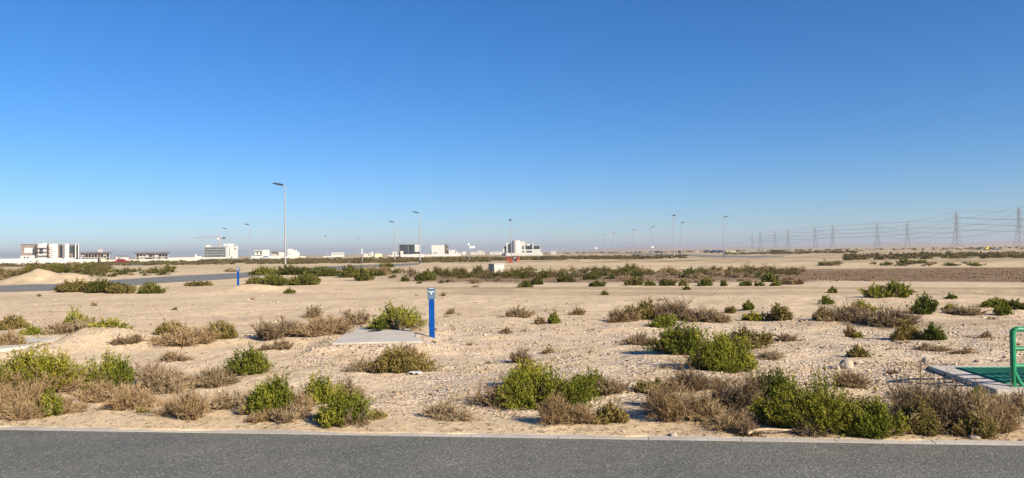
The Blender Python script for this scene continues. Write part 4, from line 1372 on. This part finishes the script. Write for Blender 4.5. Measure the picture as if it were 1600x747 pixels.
# tower crane behind
D = 760.0; k = D / F_PX; x = (342.5 - CX) / F_PX * D
cr_ = empty('tower_crane', (x, D, 0), 0, 'thin tower crane standing behind the glass office block', 'crane')
yb = 393.5 - .0143 * (342 - 800) + H * F_PX / D
def zc(y): return (yb - y) * k
b = MB(); hw = .8
for sx in (-hw, hw):
    for sy in (-hw, hw): b.tube((sx, sy, 0), (sx, sy, zc(371)), .2, n=4)
n = 12
for i in range(n):
    z0, z1 = zc(371) * i / n, zc(371) * (i + 1) / n
    sgn = 1 if i % 2 else -1
    b.tube((-hw * sgn, -hw, z0), (hw * sgn, -hw, z1), .12, n=4); b.tube((-hw * sgn, hw, z0), (hw * sgn, hw, z1), .12, n=4)
b.build('mast', M['crane'], cr_)
b = MB(); xl = (302 - 342.5) * k; zj = zc(371.6)
b.tube((xl, -.5, zj), (0, -.5, zj), .16, n=4).tube((xl, .5, zj), (0, .5, zj), .16, n=4).tube((xl, 0, zj + .9), (0, 0, zj + 1.2), .16, n=4)
for i in range(16):
    xa = xl * i / 16; xc = xl * (i + .5) / 16
    b.tube((xa, -.5, zj), (xc, 0, zj + 1.1), .09, n=4); b.tube((xc, 0, zj + 1.1), (xl * (i + 1) / 16, .5, zj), .09, n=4)
b.build('jib', M['crane'], cr_)
b = MB().tube((0, 0, zj), ((351.5 - 342.5) * k, 0, zj), .35, n=4); b.build('counter_jib', M['crane'], cr_)
MB().box((348 - 342.5) * k, (351.8 - 342.5) * k, -.8, .8, zj - 1.1, zj + .5).build('counterweight', M['cardark'], cr_)
b = MB().tube((0, 0, zj), (0, 0, zc(367)), .35, .15, n=4).tube((0, 0, zc(367)), (xl * .6, 0, zj + 1), .07, n=4).tube((0, 0, zc(367)), (6 * k, 0, zj), .07, n=4)
b.build('apex', M['crane'], cr_)
MB().box(-1.2, -.1, -1.9, -.8, zj - 1.8, zj).build('cab', M['carwhite'], cr_)

b = Bld('white_villa', 409, 404, 'white cubic villa with open roof frame left of the tallest left lamp', 'house')
b.part('right_block', M['white'], [(408.8, 421, 390.5, 404)], 0, 9)
b.part('left_block', M['cream'], [(398, 408.6, 392.5, 399.5)], .8, 8)
b.part('roof_canopy', M['white'], [(396, 408.6, 391, 391.9)], -.3, 7)
b.part('terrace', M['white'], [(392.5, 424, 399.8, 404.4)], -1.2, -.1)
b.windows([(401, 402.8, 393.5, 397), (406.5, 408, 393, 397.5)], y=.65, y1=.9); b.windows([(399, 407.5, 398.6, 399.4)], y=.6, y1=.9)
b.windows([(411, 419, 400, 402.6)], M['plaque'], y=-1.3, y1=-1.15)
b = Bld('grey_house', 435, 404, 'low grey house with dark upper windows beside the tallest left lamp', 'house')
b.part('wall', M['rawconcrete'], [(423.5, 447, 393.2, 400.5)], .2, 9); b.part('base_wall', M['white'], [(423.5, 449, 400.5, 404)], -.5, 9)
b.part('roof_edge', M['darkslab'], [(423.2, 447.4, 392.7, 393.2)], 0, 9)
b.windows([(424.5, 434.5, 394, 396.2), (433, 434.5, 396.4, 399)], y=.05, y1=.3); b.part('panel', M['cream'], [(435.5, 446.5, 394.2, 400)], .1, .2)
b = Bld('stepped_villa', 458, 404, 'bright white stepped villa right behind the tallest left lamp', 'house')
b.part('main_block', M['white'], [(449, 458, 389, 404)], 0, 9); b.part('middle_block', M['white'], [(458, 464.3, 391, 404)], .4, 9); b.part('right_block', M['white'], [(464.3, 468, 394, 404)], .8, 8)
b.part('terrace', M['cream'], [(449, 477, 400.4, 404)], -1, -.05)
b.windows([(451.2, 452.6, 394.5, 398), (456, 459.3, 395.5, 399.5)], M['cream'], y=-.1)
b.windows([(451.4, 452.4, 395, 397.6)], M['plaque'], y=-.14, y1=0)

def low_block(name, px0, px1, top, base, mat, label, wins=(), extra=(), dist=None):
    bb = Bld(name, (px0 + px1) / 2, base, label, 'building', dist)
    bb.part('wall', M[mat], [(px0, px1, top + .4, base)], 0, 8)
    bb.part('parapet', M[mat], [(px0 - .15, px1 + .15, top, top + .4)], -.1, 8.1)
    for e in extra: bb.part('annex', M[mat], [e], .5, 6)
    bb.windows(wins)
    return bb
low_block('low_building', 517.5, 537.5, 394.6, 401.8, 'white', 'low white building with a row of windows left of centre', [(519.5 + i * 2.9, 521.3 + i * 2.9, 396.4, 397.6) for i in range(6)], [(505, 517, 400, 401.8)])
low_block('low_building', 568, 583, 396, 402, 'cream', 'low cream building with small roof hut left of the dark glass building', [(575, 576, 397, 400), (578.5, 579.3, 397, 400)], [(579.5, 583, 393.5, 396)])
low_block('low_building', 585.5, 596.5, 396.4, 402, 'yellowwall', 'small pale yellow building right of the low cream one', [(590, 590.8, 399, 400.5)])
low_block('low_building', 606, 624, 398.5, 401.5, 'white', 'low white sheds at the left foot of the dark glass building', [(616.3, 618, 396.7, 398.2)], [(613, 620, 393.6, 398.5)])

b = Bld('glass_building', 641, 402, 'dark glazed building with white right end behind a street lamp', 'office building')
b.part('shell', M['darkslab'], [(623.5, 647.6, 382, 383)], -.3, 12); b.part('side_wall', M['block'], [(623.2, 624.3, 383, 402)], -.4, 12)
b.part('core', M['block'], [(624.4, 647.6, 383, 399)], .4, 12)
for i in range(5):
    for j in range(4):
        x0 = 624.9 + j * 5.7
        b.part('window', M['glass'], [(x0, x0 + 5.2, 383.3 + i * 2.7, 385.7 + i * 2.7)], .05, .4)
b.part('mullion', M['rawconcrete'], [(637.3, 637.7, 383, 397)], -.05, .3)
b.part('white_end', M['white'], [(647.8, 656.6, 382.6, 393.6)], -.2, 12); b.windows([(648.2, 656.2, 386.2, 386.6), (648.2, 656.2, 389.8, 390.2)], M['rawconcrete'], y=-.26, y1=-.15)
b.part('lower_wing', M['block'], [(644, 657, 393.8, 397.5)], .6, 9)
b.part('gate_block', M['white'], [(625.3, 630, 392, 402)], -1.5, -.5); b.part('front_wall', M['white'], [(630, 662, 397.2, 402)], -1.5, -.7)
b.windows([(645.5, 647.5, 394.5, 396.5), (649, 651, 394.3, 396.6), (653, 655.5, 394.3, 396.6)], y=.4, y1=.7)
b = Bld('white_block', 686, 400.5, 'tall plain white block with dark right side, right of centre lamp', 'building')
b.part('front_wall', M['white'], [(674, 695, 383, 400.5)], 0, 11); b.part('dark_side', M['darkslab'], [(695.2, 697.8, 381.8, 396)], -.3, 9)
b.part('rear_bay', M['block'], [(698, 700.6, 384, 396)], 1.5, 8); b.part('roof_tip', M['darkslab'], [(697.8, 702, 384.2, 385)], .8, 6)
b.part('lower_wing', M['white'], [(700.8, 711.6, 390.8, 400.5)], -.4, 9); b.part('end_wing', M['white'], [(711.8, 716, 394, 400.5)], .2, 7); b.part('front_wall_low', M['white'], [(662, 720, 397.3, 400.5)], -1.5, -.8)
b.windows([(677.5, 679, 394.5, 396), (679.8, 681.2, 394.5, 396), (682, 683, 394.5, 396), (685, 685.4, 388.5, 389)], y=-.1)
b.windows([(704, 705.2, 392, 393), (710.8, 711.5, 392.5, 395.5)], y=-.5, y1=-.3); b.part('side_window', M['glass'], [(672.5, 673.9, 393, 396)], .5, 3)

low_block('low_building', 721.5, 728, 393, 398.5, 'white', 'small white shed left of the white sign post', [], [(716.5, 721.5, 395.5, 398.5)])
low_block('low_building', 735.5, 757, 393.6, 398, 'cream', 'long low pale building right of the white sign post', [(740 + i * 4, 741.5 + i * 4, 395, 396) for i in range(4)], [(746, 753, 392, 393.6)])
low_block('low_building', 765.5, 784, 393.4, 398, 'white', 'long low white building left of the white villa with round tower', [(770 + i * 4, 771.5 + i * 4, 395, 396) for i in range(3)])
b = Bld('tower_villa', 819, 399.5, 'white villa with a rounded front tower and dark upper windows at the centre', 'house')
kx = b.k
t = MB()
n = 18; r_ = 6.2 * kx; xc = (806.2 - 819) * kx
t.tube((xc, r_ * .8, 0), (xc, r_ * .8, (399.5 - 375.6) * kx), r_, n=24)
t.build('round_tower', M['white'], b.root)
b.part('left_wing', M['white'], [(791, 800, 379, 399.5)], 2, 10); b.part('left_slit', M['glass'], [(793.8, 795.8, 381, 394.5)], 1.8, 2.05)
b.part('annex', M['cream'], [(785, 791, 388, 396)], 3, 8); b.part('annex_roof', M['block'], [(787, 791, 384.5, 388)], 3.2, 7)
b.part('main_block', M['white'], [(812, 820, 377.5, 399.5)], 1.5, 11); b.part('gable_block', M['white'], [(816.5, 819.8, 376.6, 377.5)], 2, 8)
b.part('right_block', M['white'], [(820, 831.5, 381, 399.5)], 2, 10); b.part('chimney_wall', M['white'], [(831.3, 833.3, 379.8, 388)], 1.2, 8)
b.part('right_wing', M['white'], [(831.5, 844.5, 384, 399.5)], 2.4, 10); b.part('front_wall', M['white'], [(791, 847.5, 395, 399.5)], -1, -.6)
b.windows([(816, 818.3, 384.5, 389.2), (816.3, 818.6, 391.8, 394.2)], y=1.4, y1=1.7)
for j in range(3): b.windows([(821 + j * 3.3, 824 + j * 3.3, 382, 389.8)], y=1.9, y1=2.2)
b.part('balcony_wall', M['white'], [(822.5, 828.3, 381.3, 384.2)], 1.6, 1.88)
b.windows([(822, 831, 392.3, 394.6)], y=1.9, y1=2.2)
for j in range(4): b.windows([(833.8 + j * 2.5, 836 + j * 2.5, 384.4, 389.4)], y=2.3, y1=2.6)
b.part('porch', M['glass'], [(784, 789, 395.5, 399)], 1.5, 4)
b.part('carport', M['cardark'], [(848.5, 856, 396, 397)], 2, 6); b.part('carport_post', M['cardark'], [(849, 849.4, 397, 399.5), (855, 855.4, 397, 399.5)], 2.2, 2.5)
low_block('low_building', 861, 868.5, 392.3, 397.8, 'white', 'small white cube building alone right of the tower villa', [(864, 865, 394.5, 395.6)])
# low sheds far right
for (x0, x1, t, bt, mat, label) in [
    (1133, 1149, 391.2, 394, 'yellowwall', 'low pale yellowish shed right of the furthest right lamp'),
    (1086, 1092, 391.6, 394.4, 'white', 'tiny white hut left of the two dark blue vehicles'),
    (1111, 1117, 391, 393.9, 'white', 'tiny white hut behind the dark blue vehicles'),
    (1164, 1182, 391, 394, 'white', 'long low white shed under the first distant pylons'),
    (1190.5, 1197, 390.8, 394, 'white', 'short white shed right of the long low white shed'),
    (1224, 1241, 391.5, 393.8, 'cream', 'pale low shed right of the dark shelter'),
    (1352, 1356, 387.6, 390.8, 'cream', 'tiny cream hut alone under the middle pylons'),
    (1552, 1566, 388.2, 390.4, 'white', 'low white wall-like shed beside the yellow digger')]:
    low_block('low_building', x0, x1, t, bt, mat, label, [(x0 + 1 + i * 3.2, x0 + 2 + i * 3.2, t + 1, t + 2) for i in range(int((x1 - x0) / 3.5))])
b = Bld('open_shelter', 1214, 394.3, 'long dark open shelter between two pale sheds at right', 'shelter')
b.part('roof', M['darkslab'], [(1206, 1223, 390.5, 391.6)], -.5, 6)
b.part('post', M['darkslab'], [(x, x + .4, 391.6, 394.3) for x in (1207, 1211, 1215, 1219, 1222)], 0, .3); b.part('rear_wall', M['darkslab'], [(1206.5, 1222.5, 391.6, 393.6)], 4, 4.2)
# yellow digger
p = flat_hit(1541, 390.5)
dg = empty('yellow_digger', (p[0], p[1], 0), math.radians(10), 'small yellow digger far away under the right pylons', 'digger')
dg.scale = (.5, .5, .5)
MB().box(-1.6, 1.6, -1.2, 1.2, .75, 1.7).build('body', M['yellow'], dg, bevel=.1)
MB().box(.0, 1.2, -1.1, .2, 1.7, 2.9).build('cab', M['yellow'], dg, bevel=.1)
for y in (-1.3, .8): MB().profile([(-1.9, .1), (1.9, .1), (2.1, .4), (1.9, .75), (-1.9, .75), (-2.1, .4)], y, y + .5).build('track', M['tyre'], dg)
MB().tube((1.4, 0, 1.6), (3.2, 0, 3.4), .2, n=6).tube((3.2, 0, 3.4), (4.6, 0, 1.6), .16, n=6).build('boom', M['yellow'], dg)
MB().profile([(4.3, 1.7), (4.9, 1.5), (4.7, .7), (3.9, .9)], -.5, .5).build('bucket', M['cardark'], dg)

# ------------------------------------------------------------------ pylons and cables
def make_pylon(loc, rz, s, label):
    r = empty('power_pylon', loc, rz, label, 'pylon', 'lattice pylons on the right horizon')
    r.scale = (s, s, s)
    def hw(z):
        return 5.2 - (5.2 - 1.7) * z / 27 if z < 27 else 1.7 - .8 * (z - 27) / 23
    lv = [0, 6, 11.5, 16.5, 21, 25, 28.5, 32, 35.5, 39, 42.5, 46, 50]
    for sx, sy in ((-1, -1), (1, -1), (1, 1), (-1, 1)):
        b = MB()
        for z0, z1 in ((0, 27), (27, 50)):
            b.tube((sx * hw(z0), sy * hw(z0), z0 - (.3 if z0 == 0 else 0)), (sx * hw(z1), sy * hw(z1), z1), .26, .22, n=4)
        b.build('leg', M['pylon'], r)
    b = MB()
    for z0, z1 in zip(lv[:-1], lv[1:]):
        a, c = hw(z0), hw(z1)
        for (x0, y0, x1, y1) in ((-1, -1, 1, -1), (1, -1, 1, 1), (1, 1, -1, 1), (-1, 1, -1, -1)):
            b.tube((x0 * a, y0 * a, z0), (x1 * c, y1 * c, z1), .13, n=3, cap=False)
            b.tube((x1 * a, y1 * a, z0), (x0 * c, y0 * c, z1), .13, n=3, cap=False)
            b.tube((x0 * c, y0 * c, z1), (x1 * c, y1 * c, z1), .11, n=3, cap=False)
    b.build('bracing', M['pylon'], r)
    for z, ln in ARMS:
        b = MB()
        a = hw(z)
        for sx in (-1, 1):
            for sy in (-1, 1):
                b.tube((sx * a, sy * a, z), (sx * ln, 0, z + .3), .17, n=4)
                b.tube((sx * a, sy * a, z + 2.2), (sx * ln, 0, z + .4), .15, n=4)
            b.tube((sx * ln * .6, -a * .4, z + .1), (sx * ln * .55, a * .4, z + 1.0), .1, n=3)
        bo = b.build('crossarm', M['pylon'], r)
        i_ = MB()
        for sx in (-1, 1): i_.tube((sx * ln, 0, z + .2), (sx * ln, 0, z - 2.2), .14, n=5)
        i_.build('insulator', M['cable'], bo)
    b = MB()
    for sx in (-1, 1): b.tube((sx * .6, 0, 49.5), (sx * 4.2, 0, 52.5), .16, .1, n=4)
    b.build('earth_peak', M['pylon'], r)
    return r
ARMS = [(28, 8.6), (36.5, 7.8), (45, 7.0)]
LINE_A = [(1593, 62, 'pylon at the right picture edge, partly cut off'), (1418, 40.5, 'pylon third from the right, slim and greenish'),
          (1301.5, 36, 'pylon fifth from the right, close to the wider sixth'), (1231.5, 31.5, 'pylon seventh from the right, right of the dark shelter'),
          (1188, 27.5, 'pylon next to last at the left end of the pylon line')]
LINE_B = [(1495, 56, 'largest fully visible pylon, second from the right'), (1371, 40, 'pylon fourth from the right, above the tiny cream hut'),
          (1274, 34.5, 'pylon sixth from the right, of open wide build'), (1211, 28, 'faint pylon directly above the dark shelter'),
          (1175.5, 25, 'faintest pylon at the left end of the pylon line')]
first_pylon = None
for li, line in enumerate((LINE_A, LINE_B)):
    pos = []
    for px, hp, label in line:
        D = 52.5 * F_PX / hp
        pos.append(np.array([(px - CX) / F_PX * D, D]))
    # the line goes on towards the right, outside the picture
    d0 = pos[0] - pos[1]
    pos.insert(0, pos[0] + np.array([330.0, -170.0]))
    dirs = []
    for i in range(len(pos)):
        a = pos[max(i - 1, 0)]; c = pos[min(i + 1, len(pos) - 1)]
        d = (c - a); dirs.append(d / np.linalg.norm(d))
    for (px, hp, label), q, dr in zip(line, pos[1:], dirs[1:]):
        rz = math.atan2(dr[1], dr[0]) - math.pi / 2
        rz = max(min(rz, .9), -.9)
        if first_pylon is None: first_pylon = make_pylon((q[0], q[1], 0), rz, 1.0, label)
        else: dup(first_pylon, (q[0], q[1], 0), rz, None, label)
    side_name = ('nearer', 'farther')[li]
    for ai, (z, ln) in enumerate(ARMS + [(54.4, 4.2)]):
        for sx in (-1, 1):
            b = MB()
            P = []
            for q, dr in zip(pos, dirs):
                rz = max(min(math.atan2(dr[1], dr[0]) - math.pi / 2, .9), -.9)
                P.append(np.array([q[0] + sx * ln * math.cos(rz), q[1] + sx * ln * math.sin(rz), z - 2.1]))
            for a, c in zip(P[:-1], P[1:]):
                span = np.linalg.norm(c - a); sag = min(11.0, 9 * (span / 380) ** 2)
                if ai == 3: sag *= .7
                prev = a
                for i in range(1, 15):
                    t = i / 14
                    q = a + (c - a) * t - np.array([0, 0, sag * 4 * t * (1 - t)])
                    b.tube(prev, q, .15 if ai < 3 else .09, n=3, cap=False); prev = q
            o = b.build('power_cable', M['cable'])
            nm = ('lowest', 'middle', 'upper', 'topmost thin')[ai]
            tag(o, f'{nm} cable on the {"left" if sx < 0 else "right"} arms of the {("pylon row reaching the picture edge", "row with the largest full pylon")[li]}', 'power cable', 'cables between the pylons')

# ------------------------------------------------------------------ haze
hz = MB().box(-9300, 9300, -70, 9400, -1.6, 62)
hm = bpy.data.materials.new('haze_air')
t, N, L = nodes_of(hm)
N.clear()
out = N.new('ShaderNodeOutputMaterial'); pv = N.new('ShaderNodeVolumePrincipled')
pv.inputs['Color'].default_value = (.505, .565, .67, 1)
pv.inputs['Density'].default_value = .00024
pv.inputs['Anisotropy'].default_value = .2
L.new(pv.outputs[0], out.inputs['Volume'])
o = hz.build('haze', hm); tag(o, 'pale dusty air over the plain', 'haze', kind='stuff')

# ------------------------------------------------------------------ light
SUN_EL = 29.0
sd = np.array([.74, -.67])                                # towards the sun, on the ground
az = math.atan2(sd[0], sd[1])
w = bpy.data.worlds.new("World"); scene.world = w; w.use_nodes = True
t, N, L = w.node_tree, w.node_tree.nodes, w.node_tree.links
bg = N['Background']
sky = N.new('ShaderNodeTexSky'); sky.sky_type = 'NISHITA'; sky.sun_disc = False
sky.sun_elevation = math.radians(SUN_EL); sky.sun_rotation = az
sky.altitude = 0; sky.air_density = 1.0; sky.dust_density = 0.0; sky.ozone_density = 9.0
hs = N.new('ShaderNodeHueSaturation'); hs.inputs['Saturation'].default_value = 1.13
mm = N.new('ShaderNodeMix'); mm.data_type = 'RGBA'; mm.blend_type = 'MULTIPLY'; mm.inputs[0].default_value = 1.0
mm.inputs[7].default_value = (1.0, .97, 1.02, 1)
L.new(sky.outputs[0], hs.inputs['Color']); L.new(hs.outputs[0], mm.inputs[6])
L.new(mm.outputs[2], bg.inputs['Color']); bg.inputs['Strength'].default_value = .066
sun = bpy.data.lights.new('sun', 'SUN'); so = bpy.data.objects.new('sun', sun); COL.objects.link(so)
sun.energy = 4.9; sun.angle = math.radians(.53); sun.color = (1.0, .89, .73)
v = Vector((sd[0] * math.cos(math.radians(SUN_EL)), sd[1] * math.cos(math.radians(SUN_EL)), math.sin(math.radians(SUN_EL))))
so.rotation_euler = v.to_track_quat('Z', 'Y').to_euler()
so.location = (40, -30, 50)

vs = scene.view_settings
scene.display_settings.display_device = 'sRGB'
vs.view_transform = 'Standard'; vs.look = 'None'; vs.gamma = 1.0; vs.use_curve_mapping = False
vs.exposure = 0.95
scene.render.engine = 'CYCLES'
cy = scene.cycles
cy.max_bounces = 6; cy.diffuse_bounces = 3; cy.glossy_bounces = 2; cy.transmission_bounces = 4; cy.volume_bounces = 1; cy.transparent_max_bounces = 8
cy.use_denoising = True
cy.use_adaptive_sampling = True
